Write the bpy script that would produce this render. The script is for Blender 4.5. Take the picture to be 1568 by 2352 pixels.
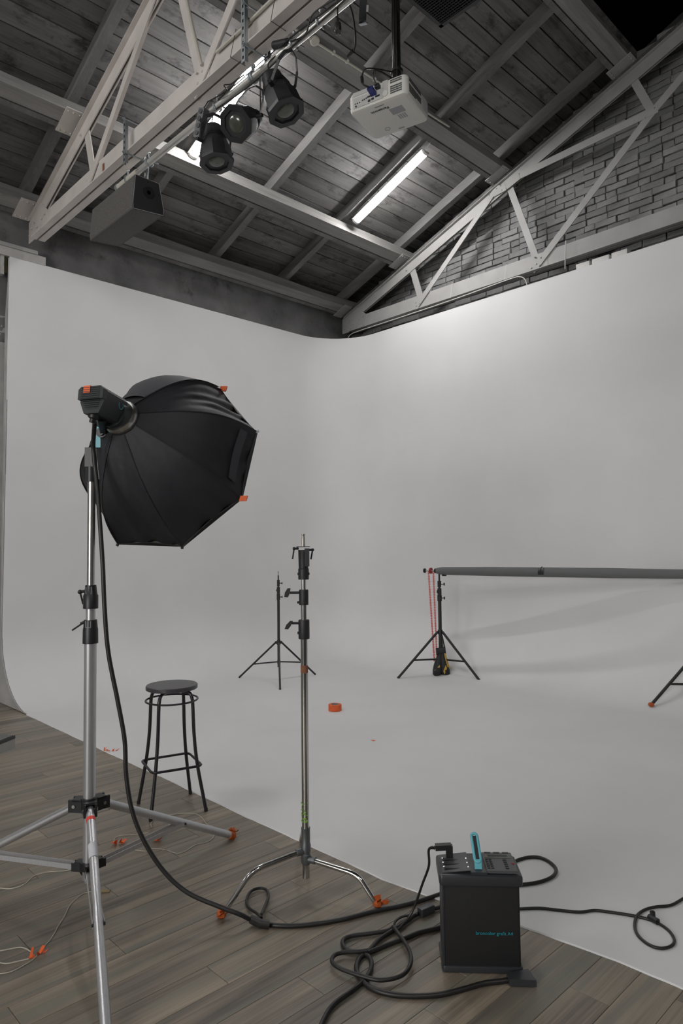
import bpy, bmesh, math, random
from mathutils import Vector as V, Matrix, noise
random.seed(7)
R = math.radians
for o in list(bpy.data.objects): bpy.data.objects.remove(o)
scn = bpy.context.scene
COL = scn.collection

# ------------------------------------------------------------------ camera
cam_d = bpy.data.cameras.new('camera'); cam = bpy.data.objects.new('camera', cam_d); COL.objects.link(cam)
YAW, PITCH, ROLL, FPX = R(45.966), R(2.873), R(-0.639), 1573.3
fw = V((-math.sin(YAW)*math.cos(PITCH), math.cos(YAW)*math.cos(PITCH), math.sin(PITCH)))
rt = V((math.cos(YAW), math.sin(YAW), 0)); up = rt.cross(fw)
rt2 = rt*math.cos(ROLL)+up*math.sin(ROLL); up2 = -rt*math.sin(ROLL)+up*math.cos(ROLL)
m = Matrix((rt2, up2, -fw)).transposed().to_4x4(); m.translation = V((0, 0, 1.6))
cam.matrix_world = m
cam_d.sensor_fit = 'HORIZONTAL'; cam_d.sensor_width = 24.0; cam_d.lens = 24.0*FPX/1568.0
cam_d.clip_start = 0.05; cam_d.clip_end = 60
scn.camera = cam
# ------------------------------------------------------------------ world, exposure
w = bpy.data.worlds.new('world'); scn.world = w; w.use_nodes = True
w.node_tree.nodes['Background'].inputs[0].default_value = (0.8, 0.9, 1.0, 1)
w.node_tree.nodes['Background'].inputs[1].default_value = 0.05
scn.view_settings.view_transform = 'Standard'; scn.view_settings.look = 'None'
scn.view_settings.gamma = 1; scn.view_settings.use_curve_mapping = False
scn.view_settings.exposure = 0.05
TUBE = 98.0          # strength of the fluorescent tubes in view
TUBE_ROOM = 112.0     # strength of the same tubes over the rest of the studio
FILL = 335.0          # strength of an unseen area light added as fill behind the camera
def area(name, loc, look, sx, sy, e, col):
    d = bpy.data.lights.new(name, 'AREA'); d.shape = 'RECTANGLE'; d.size = sx; d.size_y = sy; d.energy = e; d.color = col
    o = bpy.data.objects.new(name, d); COL.objects.link(o); o.location = loc
    o.rotation_euler = (V(look)-V(loc)).to_track_quat('-Z', 'Y').to_euler(); return o
area('added_fill', (-1.0, -5.8, 2.4), (-5, 4, 2.6), 4.0, 2.4, FILL, (1.0, 0.985, 0.965))  # added fill light

# ------------------------------------------------------------------ materials
def nt(name):
    m = bpy.data.materials.new(name); m.use_nodes = True
    return m, m.node_tree, m.node_tree.nodes['Principled BSDF']
def mat(name, col, rough=0.6, metal=0.0, var=0.0, scale=8.0, bump=0.0, bscale=60.0, spec=None, dirt=None, dscale=3.0, stretch=None):
    m, t, b = nt(name)
    b.inputs['Base Color'].default_value = (*col, 1); b.inputs['Roughness'].default_value = rough; b.inputs['Metallic'].default_value = metal
    if spec is not None: b.inputs['Specular IOR Level'].default_value = spec
    tc = t.nodes.new('ShaderNodeTexCoord'); src = tc.outputs['Object']
    if stretch:
        mp = t.nodes.new('ShaderNodeMapping'); mp.inputs['Scale'].default_value = stretch
        t.links.new(src, mp.inputs[0]); src = mp.outputs[0]
    if var > 0:
        n = t.nodes.new('ShaderNodeTexNoise'); n.inputs['Scale'].default_value = scale; n.inputs['Detail'].default_value = 5
        t.links.new(src, n.inputs['Vector'])
        r = t.nodes.new('ShaderNodeMapRange'); r.inputs[1].default_value = 0.3; r.inputs[2].default_value = 0.7
        r.inputs[3].default_value = 1-var; r.inputs[4].default_value = 1+var; t.links.new(n.outputs[0], r.inputs[0])
        mx = t.nodes.new('ShaderNodeMix'); mx.data_type = 'RGBA'; mx.blend_type = 'MULTIPLY'; mx.inputs[0].default_value = 1
        mx.inputs[6].default_value = (*col, 1); t.links.new(r.outputs[0], mx.inputs[7]); out = mx.outputs[2]
        if dirt:
            n2 = t.nodes.new('ShaderNodeTexNoise'); n2.inputs['Scale'].default_value = dscale; n2.inputs['Detail'].default_value = 7; n2.inputs['Roughness'].default_value = .7
            t.links.new(src, n2.inputs['Vector'])
            cr = t.nodes.new('ShaderNodeMapRange'); cr.inputs[1].default_value = dirt[3]; cr.inputs[2].default_value = dirt[3]+.12
            t.links.new(n2.outputs[0], cr.inputs[0])
            m2 = t.nodes.new('ShaderNodeMix'); m2.data_type = 'RGBA'; t.links.new(cr.outputs[0], m2.inputs[0])
            t.links.new(out, m2.inputs[6]); m2.inputs[7].default_value = (*dirt[:3], 1); out = m2.outputs[2]
        t.links.new(out, b.inputs['Base Color'])
    if bump > 0:
        n = t.nodes.new('ShaderNodeTexNoise'); n.inputs['Scale'].default_value = bscale; n.inputs['Detail'].default_value = 4
        t.links.new(src, n.inputs['Vector'])
        bp = t.nodes.new('ShaderNodeBump'); bp.inputs['Strength'].default_value = bump; bp.inputs['Distance'].default_value = 0.01
        t.links.new(n.outputs[0], bp.inputs['Height']); t.links.new(bp.outputs[0], b.inputs['Normal'])
    return m
def emis(name, col, s):
    m, t, b = nt(name); b.inputs['Base Color'].default_value = (.8, .8, .8, 1)
    b.inputs['Emission Color'].default_value = (*col, 1); b.inputs['Emission Strength'].default_value = s; return m
def wood(name, c_dark, c_light, grain=(90, 2.5, 90), strip=(9, .7, 9), knots=None, rough=.7, tone=.25, bump=.15, stain=None, hue=None):
    """plank material: tone per object, strips and grain along Y, optional knots and stains"""
    m, t, b = nt(name); b.inputs['Roughness'].default_value = rough
    N, L = t.nodes, t.links
    tc = N.new('ShaderNodeTexCoord'); oi = N.new('ShaderNodeObjectInfo')
    off = N.new('ShaderNodeVectorMath'); off.operation = 'SCALE'; off.inputs[0].default_value = (37, 23, 51); L.new(oi.outputs['Random'], off.inputs['Scale'])
    ad = N.new('ShaderNodeVectorMath'); L.new(tc.outputs['Object'], ad.inputs[0]); L.new(off.outputs[0], ad.inputs[1])
    def noi(sc, det=4, rg=.6):
        mp = N.new('ShaderNodeMapping'); mp.inputs['Scale'].default_value = sc; L.new(ad.outputs[0], mp.inputs[0])
        n = N.new('ShaderNodeTexNoise'); n.inputs['Scale'].default_value = 1; n.inputs['Detail'].default_value = det; n.inputs['Roughness'].default_value = rg
        L.new(mp.outputs[0], n.inputs['Vector']); return n.outputs[0]
    g = noi(grain); s = noi(strip, 3)
    a = N.new('ShaderNodeMath'); a.operation = 'MULTIPLY'; L.new(g, a.inputs[0]); a.inputs[1].default_value = .5
    c = N.new('ShaderNodeMath'); c.operation = 'MULTIPLY_ADD'; L.new(s, c.inputs[0]); c.inputs[1].default_value = .9; L.new(a.outputs[0], c.inputs[2])
    d = N.new('ShaderNodeMath'); d.operation = 'MULTIPLY_ADD'; L.new(oi.outputs['Random'], d.inputs[0]); d.inputs[1].default_value = tone; L.new(c.outputs[0], d.inputs[2])
    mr = N.new('ShaderNodeMapRange'); mr.inputs[1].default_value = .45+tone*.4; mr.inputs[2].default_value = .95+tone*.6; L.new(d.outputs[0], mr.inputs[0])
    mx = N.new('ShaderNodeMix'); mx.data_type = 'RGBA'; L.new(mr.outputs[0], mx.inputs[0]); mx.inputs[6].default_value = (*c_dark, 1); mx.inputs[7].default_value = (*c_light, 1)
    out = mx.outputs[2]
    if hue:
        h = noi((strip[0]*.8, strip[1]*.6, 1), 2)
        hr = N.new('ShaderNodeMapRange'); hr.inputs[1].default_value = .48; hr.inputs[2].default_value = .62; hr.inputs[4].default_value = .75; L.new(h, hr.inputs[0])
        m3 = N.new('ShaderNodeMix'); m3.data_type = 'RGBA'; L.new(hr.outputs[0], m3.inputs[0]); L.new(out, m3.inputs[6]); m3.inputs[7].default_value = (*hue, 1); out = m3.outputs[2]
    if knots:
        k = noi((5.5, 3.0, 5.5), 8, .72)
        kr = N.new('ShaderNodeMapRange'); kr.inputs[1].default_value = knots; kr.inputs[2].default_value = knots+.14; kr.inputs[3].default_value = 0; kr.inputs[4].default_value = .85; L.new(k, kr.inputs[0])
        m2 = N.new('ShaderNodeMix'); m2.data_type = 'RGBA'; L.new(kr.outputs[0], m2.inputs[0]); L.new(out, m2.inputs[6]); m2.inputs[7].default_value = (*[x*.35 for x in c_dark], 1); out = m2.outputs[2]
    L.new(out, b.inputs['Base Color'])
    bp = N.new('ShaderNodeBump'); bp.inputs['Strength'].default_value = bump; bp.inputs['Distance'].default_value = .004; L.new(c.outputs[0], bp.inputs['Height']); L.new(bp.outputs[0], b.inputs['Normal'])
    return m
M = dict(
 cyc=mat('white_cove_paint', (.69, .69, .692), .75, var=.03, scale=1.3, bump=.05, bscale=3, dirt=(.61, .60, .58, .67), dscale=5),
 plank=wood('grey_brown_laminate', (.080, .068, .055), (.32, .262, .198), grain=(120, 2.2, 1), strip=(20, .8, 1), rough=.40, tone=.22, bump=.05, hue=(.15, .146, .118)),
 sub=mat('dark_screed', (.03, .028, .026), .9),
 board=wood('dark_grey_boarding', (.052, .0495, .048), (.185, .178, .174), grain=(60, 2, 60), strip=(7, .6, 7), knots=.525, tone=.3, bump=.4),
 rafter=wood('grey_painted_timber', (.10, .096, .092), (.20, .195, .19), grain=(3, 60, 60), strip=(1, 6, 6), knots=.68, tone=.15, bump=.3),
 purlin=wood('worn_grey_timber', (.15, .145, .14), (.30, .29, .28), grain=(60, 2, 60), strip=(8, .8, 8), knots=.64, tone=.12, bump=.4),
 steel=mat('off_white_painted_steel', (.56, .52, .49), .55, var=.09, scale=4, bump=.12, bscale=30, dirt=(.17, .145, .13, .66), dscale=7),
 steel_d=mat('dark_cast_steel', (.16, .17, .175), .42, .7), steel2=mat('grey_painted_steel', (.32, .315, .305), .55, var=.08, scale=4, bump=.12, bscale=30, dirt=(.18, .16, .14, .68), dscale=6),
 plaster=mat('rough_grey_render', (.17, .168, .17), .9, var=.3, scale=2.5, bump=.9, bscale=14, dirt=(.09, .088, .088, .56), dscale=3),
 plaster_l=mat('rough_pale_render', (.42, .41, .40), .9, var=.15, scale=4, bump=.8, bscale=12, dirt=(.25, .24, .23, .6), dscale=8),
 brick=None, mortar=mat('shaded_mortar', (.035, .034, .034), .95, var=.3, scale=20, bump=.8, bscale=40),  # mortar darkened to put the shadow of the brick joints into its colour
 lumps=mat('crumbling_mortar', (.17, .165, .165), .95, var=.3, scale=15, bump=.8, bscale=50),
 black=mat('black_plastic', (.014, .014, .016), .42), blackm=mat('black_powder_coat', (.018, .018, .021), .5, bump=.1, bscale=300),
 void=mat('unlit_black', (.0025, .0025, .0025), 1, spec=0),  # flat black stands in for the darkness inside openings and recesses
 rubber=mat('black_rubber', (.016, .014, .015), .5), cable=mat('black_cable', (.013, .012, .012), .45),
 chrome=mat('chrome', (.60, .59, .57), .17, 1.0), chrome_b=mat('scuffed_chrome', (.5, .49, .47), .3, 1.0, var=.15, scale=14),
 alu=mat('brushed_aluminium', (.52, .52, .535), .36, .72, var=.06, scale=5, stretch=(40, 40, 1)),
 galv=mat('galvanised_steel', (.42, .46, .48), .4, .85, var=.1, scale=20), pipe=mat('aluminium_pipe', (.66, .65, .62), .38, .7, var=.05, scale=3),
 orange=mat('orange_gaffer_tape', (.75, .12, .025), .6, var=.12, scale=30), cyan=mat('turquoise_plastic', (.13, .45, .52), .4),
 fabric=mat('black_softbox_fabric', (.012, .0125, .016), .62, var=.2, scale=4, bump=.5, bscale=9), fabric_g=mat('grey_softbox_flap', (.045, .045, .052), .7, var=.1),
 silver=mat('dull_silver_lining', (.10, .11, .085), .5), velcro=mat('charcoal_hook_tape', (.042, .042, .05), .8),
 head=mat('dark_slate_plastic', (.028, .032, .034), .38), proj=mat('white_projector_plastic', (.60, .59, .55), .45), proj2=mat('light_grey_plastic', (.45, .45, .44), .5),
 blue=mat('blue_connector', (.02, .03, .17), .4), carpet=mat('grey_black_carpet', (.10, .094, .09), .95, var=.3, scale=120, bump=.5, bscale=250),
 spk=mat('black_grille', (.02, .02, .022), .8), lens=mat('dark_glass_lens', (.06, .065, .05), .16, spec=.8), paper=mat('grey_seamless_paper', (.135, .14, .14), .8, var=.05, scale=2),
 red=mat('red_plastic_bead', (.78, .15, .13), .35), redk=mat('dark_red_plastic', (.3, .012, .012), .4), yellow=mat('mustard_webbing', (.52, .33, .06), .7), sand=mat('black_nylon', (.015, .015, .017), .6, bump=.3, bscale=60),
 seat=mat('charcoal_seat_board', (.05, .047, .055), .32), stool=mat('black_tube_paint', (.016, .013, .018), .35), twine=mat('off_white_twine', (.46, .43, .36), .9), orange_d=mat('worn_orange_tape', (.42, .085, .012), .6, var=.25, scale=60), wax=mat('straw_knot', (.22, .17, .09), .8),
 deskt=mat('black_desk_edge', (.03, .028, .028), .35), deska=mat('pale_grey_laminate', (.42, .42, .40), .5), desktop=mat('slate_desk_surface', (.09, .092, .095), .4),
 white=mat('white_enamel', (.6, .59, .57), .4), conduit=mat('ivory_conduit', (.48, .46, .40), .5), pack=mat('black_textured_case', (.010, .0095, .010), .7, bump=.3, bscale=400), packt=mat('dark_grey_panel', (.075, .078, .082), .5), lid=mat('charcoal_moulding', (.032, .034, .038), .38),
 letter=mat('turquoise_print', (.02, .30, .36), .5), dark_print=mat('dark_print', (.03, .035, .04), .6), grey_print=mat('grey_print', (.30, .30, .31), .6), rust=mat('rust_stain', (.22, .09, .05), .9), foam=mat('ochre_foam', (.07, .06, .025), .95, bump=.8, bscale=30),
 lamp=emis('tube_light', (1.0, .985, .98), TUBE), lampr=emis('room_tube_light', (1.0, .985, .965), TUBE_ROOM), green=mat('green_tape_residue', (.20, .42, .05), .7), redtape=mat('red_tape', (.72, .05, .03), .5), sticker=mat('white_sticker', (.55, .55, .58), .6),
 drywall=mat('studio_wall_paint', (.42, .41, .40), .9), brass=mat('brass_spigot', (.50, .47, .40), .35, 1.0))
# bricks: grey paint over brick, tone per object
mb_, t_, b_ = nt('grey_painted_brick'); b_.inputs['Roughness'].default_value = .85
oi_ = t_.nodes.new('ShaderNodeObjectInfo'); cr_ = t_.nodes.new('ShaderNodeMapRange'); cr_.inputs[3].default_value = .15; cr_.inputs[4].default_value = .235
t_.links.new(oi_.outputs['Random'], cr_.inputs[0])
nz_ = t_.nodes.new('ShaderNodeTexNoise'); nz_.inputs['Scale'].default_value = 14; nz_.inputs['Detail'].default_value = 6
tc_ = t_.nodes.new('ShaderNodeTexCoord'); t_.links.new(tc_.outputs['Object'], nz_.inputs['Vector'])
mu_ = t_.nodes.new('ShaderNodeMath'); mu_.operation = 'MULTIPLY_ADD'; t_.links.new(nz_.outputs[0], mu_.inputs[0]); mu_.inputs[1].default_value = .13
sb_ = t_.nodes.new('ShaderNodeMath'); sb_.operation = 'SUBTRACT'; t_.links.new(cr_.outputs[0], sb_.inputs[0]); sb_.inputs[1].default_value = .055; t_.links.new(sb_.outputs[0], mu_.inputs[2])
cc_ = t_.nodes.new('ShaderNodeCombineColor'); [t_.links.new(mu_.outputs[0], cc_.inputs[i]) for i in range(3)]
t_.links.new(cc_.outputs[0], b_.inputs['Base Color'])
bp_ = t_.nodes.new('ShaderNodeBump'); bp_.inputs['Strength'].default_value = .6; bp_.inputs['Distance'].default_value = .01; t_.links.new(nz_.outputs[0], bp_.inputs['Height']); t_.links.new(bp_.outputs[0], b_.inputs['Normal'])
M['brick'] = mb_

# ------------------------------------------------------------------ mesh helpers
def frame(d):
    d = V(d).normalized(); a = V((0, 0, 1)) if abs(d.z) < .95 else V((1, 0, 0))
    x = a.cross(d).normalized(); return x, d.cross(x), d
class MB:
    def __init__(s): s.v = []; s.f = []
    def add(s, v, f):
        n = len(s.v); s.v += [V(p) for p in v]; s.f += [tuple(i+n for i in q) for q in f]; return s
    def box(s, c, d, ax=None):
        c = V(c); X, Y, Z = ax or (V((1, 0, 0)), V((0, 1, 0)), V((0, 0, 1)))
        X, Y, Z = V(X), V(Y), V(Z); p = []
        for k in (-1, 1):
            for j in (-1, 1):
                for i in (-1, 1): p.append(c+X*(i*d[0]/2)+Y*(j*d[1]/2)+Z*(k*d[2]/2))
        return s.add(p, [(0, 2, 3, 1), (4, 5, 7, 6), (0, 1, 5, 4), (2, 6, 7, 3), (0, 4, 6, 2), (1, 3, 7, 5)])
    def bar(s, a, b, w, h, side=(0, 1, 0)):
        a, b = V(a), V(b); d = (b-a); L = d.length; d.normalize(); Y = V(side); Z = d.cross(Y).normalized(); Y = Z.cross(d).normalized()
        return s.box((a+b)/2, (L, w, h), (d, Y, Z))
    def tube(s, a, b, r, r2=None, n=14, cap=True):
        a, b = V(a), V(b); r2 = r if r2 is None else r2; X, Y, Z = frame(b-a); p = []
        for q, rr in ((a, r), (b, r2)):
            for i in range(n): t = 2*math.pi*i/n; p.append(q+X*(rr*math.cos(t))+Y*(rr*math.sin(t)))
        f = [(i, (i+1) % n, n+(i+1) % n, n+i) for i in range(n)]
        if cap: f += [tuple(reversed(range(n))), tuple(range(n, 2*n))]
        return s.add(p, f)
    def lathe(s, o, d, prof, n=20, cap=True):
        o = V(o); X, Y, Z = frame(d); p = []
        for h, r in prof:
            for i in range(n): t = 2*math.pi*i/n; p.append(o+Z*h+X*(r*math.cos(t))+Y*(r*math.sin(t)))
        k = len(prof); f = []
        for j in range(k-1): f += [(j*n+i, j*n+(i+1) % n, (j+1)*n+(i+1) % n, (j+1)*n+i) for i in range(n)]
        if cap: f += [tuple(reversed(range(n))), tuple(range((k-1)*n, k*n))]
        return s.add(p, f)
    def path(s, pts, r, n=8, closed=False):
        pts = [V(p) for p in pts]; k = len(pts); T = []
        for i in range(k):
            a = pts[(i-1) % k] if closed or i > 0 else pts[i]; b = pts[(i+1) % k] if closed or i < k-1 else pts[i]
            T.append((b-a).normalized())
        X, Y, _ = frame(T[0]); p = []
        for i in range(k):
            X = (X-T[i]*X.dot(T[i])).normalized(); Y = T[i].cross(X); rr = r[i] if isinstance(r, (list, tuple)) else r
            for j in range(n): t = 2*math.pi*j/n; p.append(pts[i]+X*(rr*math.cos(t))+Y*(rr*math.sin(t)))
        f = []
        for i in range(k if closed else k-1):
            a, b = i*n, ((i+1) % k)*n; f += [(a+j, a+(j+1) % n, b+(j+1) % n, b+j) for j in range(n)]
        if not closed: f += [tuple(reversed(range(n))), tuple(range((k-1)*n, k*n))]
        return s.add(p, f)
    def ext(s, poly, vec):
        poly = [V(p) for p in poly]; n = len(poly); q = [p+V(vec) for p in poly]
        nrm = V((0, 0, 0))
        for i in range(n): nrm += (poly[i]-poly[0]).cross(poly[(i+1) % n]-poly[0])
        f = [tuple(range(n)), tuple(reversed(range(n, 2*n)))]+[(i, n+i, n+(i+1) % n, (i+1) % n) for i in range(n)]
        if nrm.dot(V(vec)) > 0: f = [tuple(reversed(x)) for x in f]
        return s.add(poly+q, f)
    def rbox(s, c, d, r, ax=None, n=4, top=None):
        """box whose vertical (third axis) edges are rounded with radius r; rim slightly softened"""
        c = V(c); X, Y, Z = [V(a) for a in (ax or ((1, 0, 0), (0, 1, 0), (0, 0, 1)))]
        out = []
        for cx, cy, a0 in ((1, 1, 0), (-1, 1, 90), (-1, -1, 180), (1, -1, 270)):
            for i in range(n+1):
                t = R(a0+90*i/n); out.append((cx*(d[0]/2-r), cy*(d[1]/2-r), r*math.cos(t), r*math.sin(t)))
        e = min(r*.6, d[2]*.2); lev = [(-d[2]/2, r-e), (-d[2]/2+e*.35, r-e*.25), (-d[2]/2+e, r), (d[2]/2-e, r), (d[2]/2-e*.35, r-e*.25), (d[2]/2, r-e)]
        p = []; m = len(out)
        for z, rr in lev:
            for (a, b, u, v) in out: p.append(c+X*(a+u*rr/r)+Y*(b+v*rr/r)+Z*z)
        f = [(j*m+i, j*m+(i+1) % m, (j+1)*m+(i+1) % m, (j+1)*m+i) for j in range(len(lev)-1) for i in range(m)]
        f += [tuple(reversed(range(m))), tuple(range((len(lev)-1)*m, len(lev)*m))]
        return s.add(p, f)
    def sphere(s, c, r, n=10, k=6, sc=(1, 1, 1)):
        c = V(c); p = [c+V((0, 0, -r*sc[2]))]
        for j in range(1, k):
            a = math.pi*j/k-math.pi/2
            for i in range(n): t = 2*math.pi*i/n; p.append(c+V((r*sc[0]*math.cos(a)*math.cos(t), r*sc[1]*math.cos(a)*math.sin(t), r*sc[2]*math.sin(a))))
        p.append(c+V((0, 0, r*sc[2]))); f = [(0, 1+(i+1) % n, 1+i) for i in range(n)]
        for j in range(k-2): f += [(1+j*n+i, 1+j*n+(i+1) % n, 1+(j+1)*n+(i+1) % n, 1+(j+1)*n+i) for i in range(n)]
        l = 1+(k-2)*n; f += [(l+i, l+(i+1) % n, len(p)-1) for i in range(n)]
        return s.add(p, f)
    def mesh(s, name, material, org=(0, 0, 0), ang=35):
        me = bpy.data.meshes.new(name); o = V(org)
        me.from_pydata([tuple(p-o) for p in s.v], [], s.f); me.update()
        me.materials.append(M[material] if isinstance(material, str) else material)
        if ang: me.shade_smooth(); me.set_sharp_from_angle(angle=R(ang))
        return me
ORG = {}
def link(o, parent, org):
    COL.objects.link(o); org = V(org); ORG[o.name] = org
    if parent is not None: o.parent = parent; o.location = org-ORG[parent.name]
    else: o.location = org
    return o
def part(name, mb, material, parent=None, org=None, ang=35, label=None):
    if org is None: org = ORG[parent.name] if parent is not None else (0, 0, 0)
    o = bpy.data.objects.new(name, mb.mesh(name, material, org, ang)); link(o, parent, org)
    if label: o['label'] = label
    return o
def thing(name, label, cat, loc, group=None):
    o = bpy.data.objects.new(name, None); o.empty_display_size = .1; link(o, None, loc); o['label'] = label; o['category'] = cat
    if group: o['group'] = group
    return o
def tag(o, label, cat, group=None):
    o['label'] = label; o['category'] = cat
    if group: o['group'] = group
    return o
def copy_at(src, parent, org):
    o = src.copy(); link(o, parent, org); return o
def struct(o): o['kind'] = 'structure'; return o
def stuff(o): o['kind'] = 'stuff'; return o
def cr(pts, k=6):
    P = [V(p) for p in pts]; P = [P[0]*2-P[1]]+P+[P[-1]*2-P[-2]]; out = []
    for i in range(1, len(P)-2):
        a, b, c, d = P[i-1:i+3]
        for j in range(k):
            t = j/k; out.append(((b*2)+(c-a)*t+(a*2-b*5+c*4-d)*t*t+(b*3-a-c*3+d)*t**3)*.5)
    out.append(P[-2]); return out
def text(name, body, size, org, X, Y, material, parent, depth=.0004, bold=False):
    c = bpy.data.curves.new(name, 'FONT'); c.body = body; c.size = size; c.extrude = depth; c.align_x = 'LEFT'; c.resolution_u = 3
    if bold: c.offset = size*.018
    tmp = bpy.data.objects.new(name+'_tmp', c); COL.objects.link(tmp); bpy.context.view_layer.update()
    me = bpy.data.meshes.new_from_object(tmp.evaluated_get(bpy.context.evaluated_depsgraph_get()))
    bpy.data.objects.remove(tmp); X = V(X).normalized(); Y = V(Y).normalized(); Z = X.cross(Y); q = V(org)-ORG[parent.name]
    for vv in me.vertices: vv.co = q+X*vv.co.x+Y*vv.co.y+Z*vv.co.z
    me.materials.clear(); me.materials.append(M[material]); me.name = name
    return link(bpy.data.objects.new(name, me), parent, ORG[parent.name])

# ------------------------------------------------------------------ room shell
XA, YB, ZC = -7.64, 7.35, 4.75         # faces and top of the cove
SL_ = .36; TH = math.atan(SL_); ES = V((math.cos(TH), 0, math.sin(TH))); EN = V((-math.sin(TH), 0, math.cos(TH)))
def sp(X, Y, n): return V((X, Y, SL_*X+7.96))+EN*n      # point on the roof slope, n above the truss top
# floor: sub-floor with separate planks
fb = MB().box((0, 1.0, -.06), (16.4, 15.6, .08)); floor = struct(part('floor', fb, 'sub'))
variants = []
PW, PL = .148, 1.28
for k in range(6):
    g = .0007; mb = MB(); w2, l2 = PW/2-g, PL/2-g; c = .0012
    mb.add([(-w2, -l2, -.0195), (w2, -l2, -.0195), (w2, l2, -.0195), (-w2, l2, -.0195), (-w2, -l2, -c), (w2, -l2, -c), (w2, l2, -c), (-w2, l2, -c),
            (-w2+c, -l2+c, 0), (w2-c, -l2+c, 0), (w2-c, l2-c, 0), (-w2+c, l2-c, 0)],
           [(3, 2, 1, 0), (0, 1, 5, 4), (1, 2, 6, 5), (2, 3, 7, 6), (3, 0, 4, 7), (4, 5, 9, 8), (5, 6, 10, 9), (6, 7, 11, 10), (7, 4, 8, 11), (8, 9, 10, 11)])
    variants.append(mb.mesh('plank', 'plank', ang=0)); break
i = 0; x = -7.72
while x < 1.0:
    y0 = 2.60 - [0, .43, .86, .21, .64, 1.07][i % 6]-random.uniform(0, .08)
    ys = [y0+PL]+[y0-PL*j for j in range(0, 4)]
    for yy in ys:
        if yy-PL/2 > 2.66 or yy+PL/2 < -1.3: continue
        o = bpy.data.objects.new('plank', variants[0]); link(o, floor, (x, yy, 0))
    x += PW; i += 1
# ---- infinity cove
RC, RR = .78, .75
def lean(z): return -.1*max(0, min(1, (ZC-z)/4.0))
prof = [(0, ZC), (0, 4.0), (0, 3.2), (0, 2.4), (0, 1.6), (0, 1.1), (0, RR)]+[(RR*(1-math.cos(R(a))), RR*(1-math.sin(R(a)))) for a in range(6, 91, 6)]
pathp = [((XA, y), (1, 0), 1) for y in [2.47, 3.0, 3.6, 4.2, 4.8, 5.4, 6.0]]
for a in range(180, 89, -6):
    ca, sa = math.cos(R(a)), math.sin(R(a)); pathp.append(((XA+RC+RC*ca, YB-RC+RC*sa), (-ca, -sa), max(0, -ca)))
pathp += [((x, YB), (0, -1), 0) for x in [-6, -5, -4, -3, -2, -1, 0, 1, 2.5]]
cyc = thing('infinity_cove', 'white painted curved infinity cove filling the corner of the studio', 'backdrop', (XA, YB, 0))
v = []; nP = len(prof)
for (px, py), (nx, ny), wl in pathp:
    for off, z in prof: v.append((px+nx*off+lean(z)*wl, py+ny*off, z+.006))
f = [(a*nP+b, a*nP+b+1, (a+1)*nP+b+1, (a+1)*nP+b) for a in range(len(pathp)-1) for b in range(nP-1)]
mb = MB(); mb.add(v, [tuple(reversed(q)) for q in f])
# top rim with its thickness, and the cut end of the left wall
rim = []
for (px, py), (nx, ny), wl in pathp: rim.append((px, py, ZC+.006)); rim.append((px-nx*.045, py-ny*.045, ZC+.006)); rim.append((px-nx*.045, py-ny*.045, ZC-.3))
mb.add(rim, [(3*a, 3*a+3, 3*a+4, 3*a+1) for a in range(len(pathp)-1)]+[(3*a+1, 3*a+4, 3*a+5, 3*a+2) for a in range(len(pathp)-1)])
part('wall_surface', mb, 'cyc', cyc, ang=50)
inner = [(px+nx*RR+lean(0)*wl, py+ny*RR) for (px, py), (nx, ny), wl in pathp]
edge = []; x = 2.5
while x > -6.99:
    wob = .012*noise.noise(V((x*2.2, 3, 0)))+.004*noise.noise(V((x*14, 9, 0))); base = 2.47
    if x > -2.3: base = 2.47+.165*min(1, (x+2.3)/1.1) if x < -.9 else 2.60
    edge.append((x, base+wob)); x -= .06
bm = bmesh.new(); ring = [bm.verts.new((p[0], p[1], .006)) for p in inner+edge]
bm.edges.ensure_lookup_table(); es = [bm.edges.new((ring[i], ring[(i+1) % len(ring)])) for i in range(len(ring))]
bmesh.ops.triangle_fill(bm, use_beauty=True, edges=es)
for fc in bm.faces:
    if fc.normal.z < 0: fc.normal_flip()
me = bpy.data.meshes.new('floor_surface'); bm.to_mesh(me); bm.free(); me.materials.append(M['cyc']); o = bpy.data.objects.new('floor_surface', me)
for vv in me.vertices: vv.co -= V((XA, YB, 0))
link(o, cyc, (XA, YB, 0))
mb = MB()
for a, b in zip(edge[:-1], edge[1:]): mb.add([(*a, .006), (*b, .006), (b[0], b[1]-.004, .0005), (a[0], a[1]-.004, .0005)], [(0, 1, 2, 3)])
part('front_lip', mb, 'cyc', cyc)
endp = [(XA+off+lean(z), 2.472, z+.006) for off, z in prof]
mb = MB().ext([(-7.79, 2.472, .002), (-7.76, 2.472, 4.14), (-7.69, 2.472, 4.5)]+[(XA+lean(4.5)-.004, 2.472, 4.5)]+endp[2:], (0, .01, 0)); part('end_panel', mb, 'plaster_l', cyc)
# ---- left wall, rough render: dark paint above, pale below
def rough_wall(name, x0, y0, y1, z0, z1, st, amp, material):
    ny, nz = int((y1-y0)/st), int((z1-z0)/st); v = []; f = []
    for j in range(nz+1):
        for i in range(ny+1):
            y, z = y0+(y1-y0)*i/ny, z0+(z1-z0)*j/nz
            d = amp*(noise.fractal(V((y*1.5, z*6, 1)), 1, 2, 4)+.6*noise.noise(V((y*7, z*20, 4)))); v.append((x0+d, y, z))
    for j in range(nz):
        for i in range(ny): a = j*(ny+1)+i; f.append((a, a+1, a+ny+2, a+ny+1))
    mb = MB(); mb.add(v, f); return mb
wl = struct(part('wall_left', rough_wall('w', -7.80, 2.3, 7.8, 3.85, 5.36, .05, .012, 0), 'plaster', ang=180))
part('lower_render', rough_wall('w', -7.80, -3, 2.56, 0, 4.14, .06, .008, 0), 'plaster_l', wl, ang=180)
part('upper_render', rough_wall('w', -7.80, -3, 2.36, 4.12, 5.36, .08, .01, 0), 'plaster', wl, ang=180)
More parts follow.
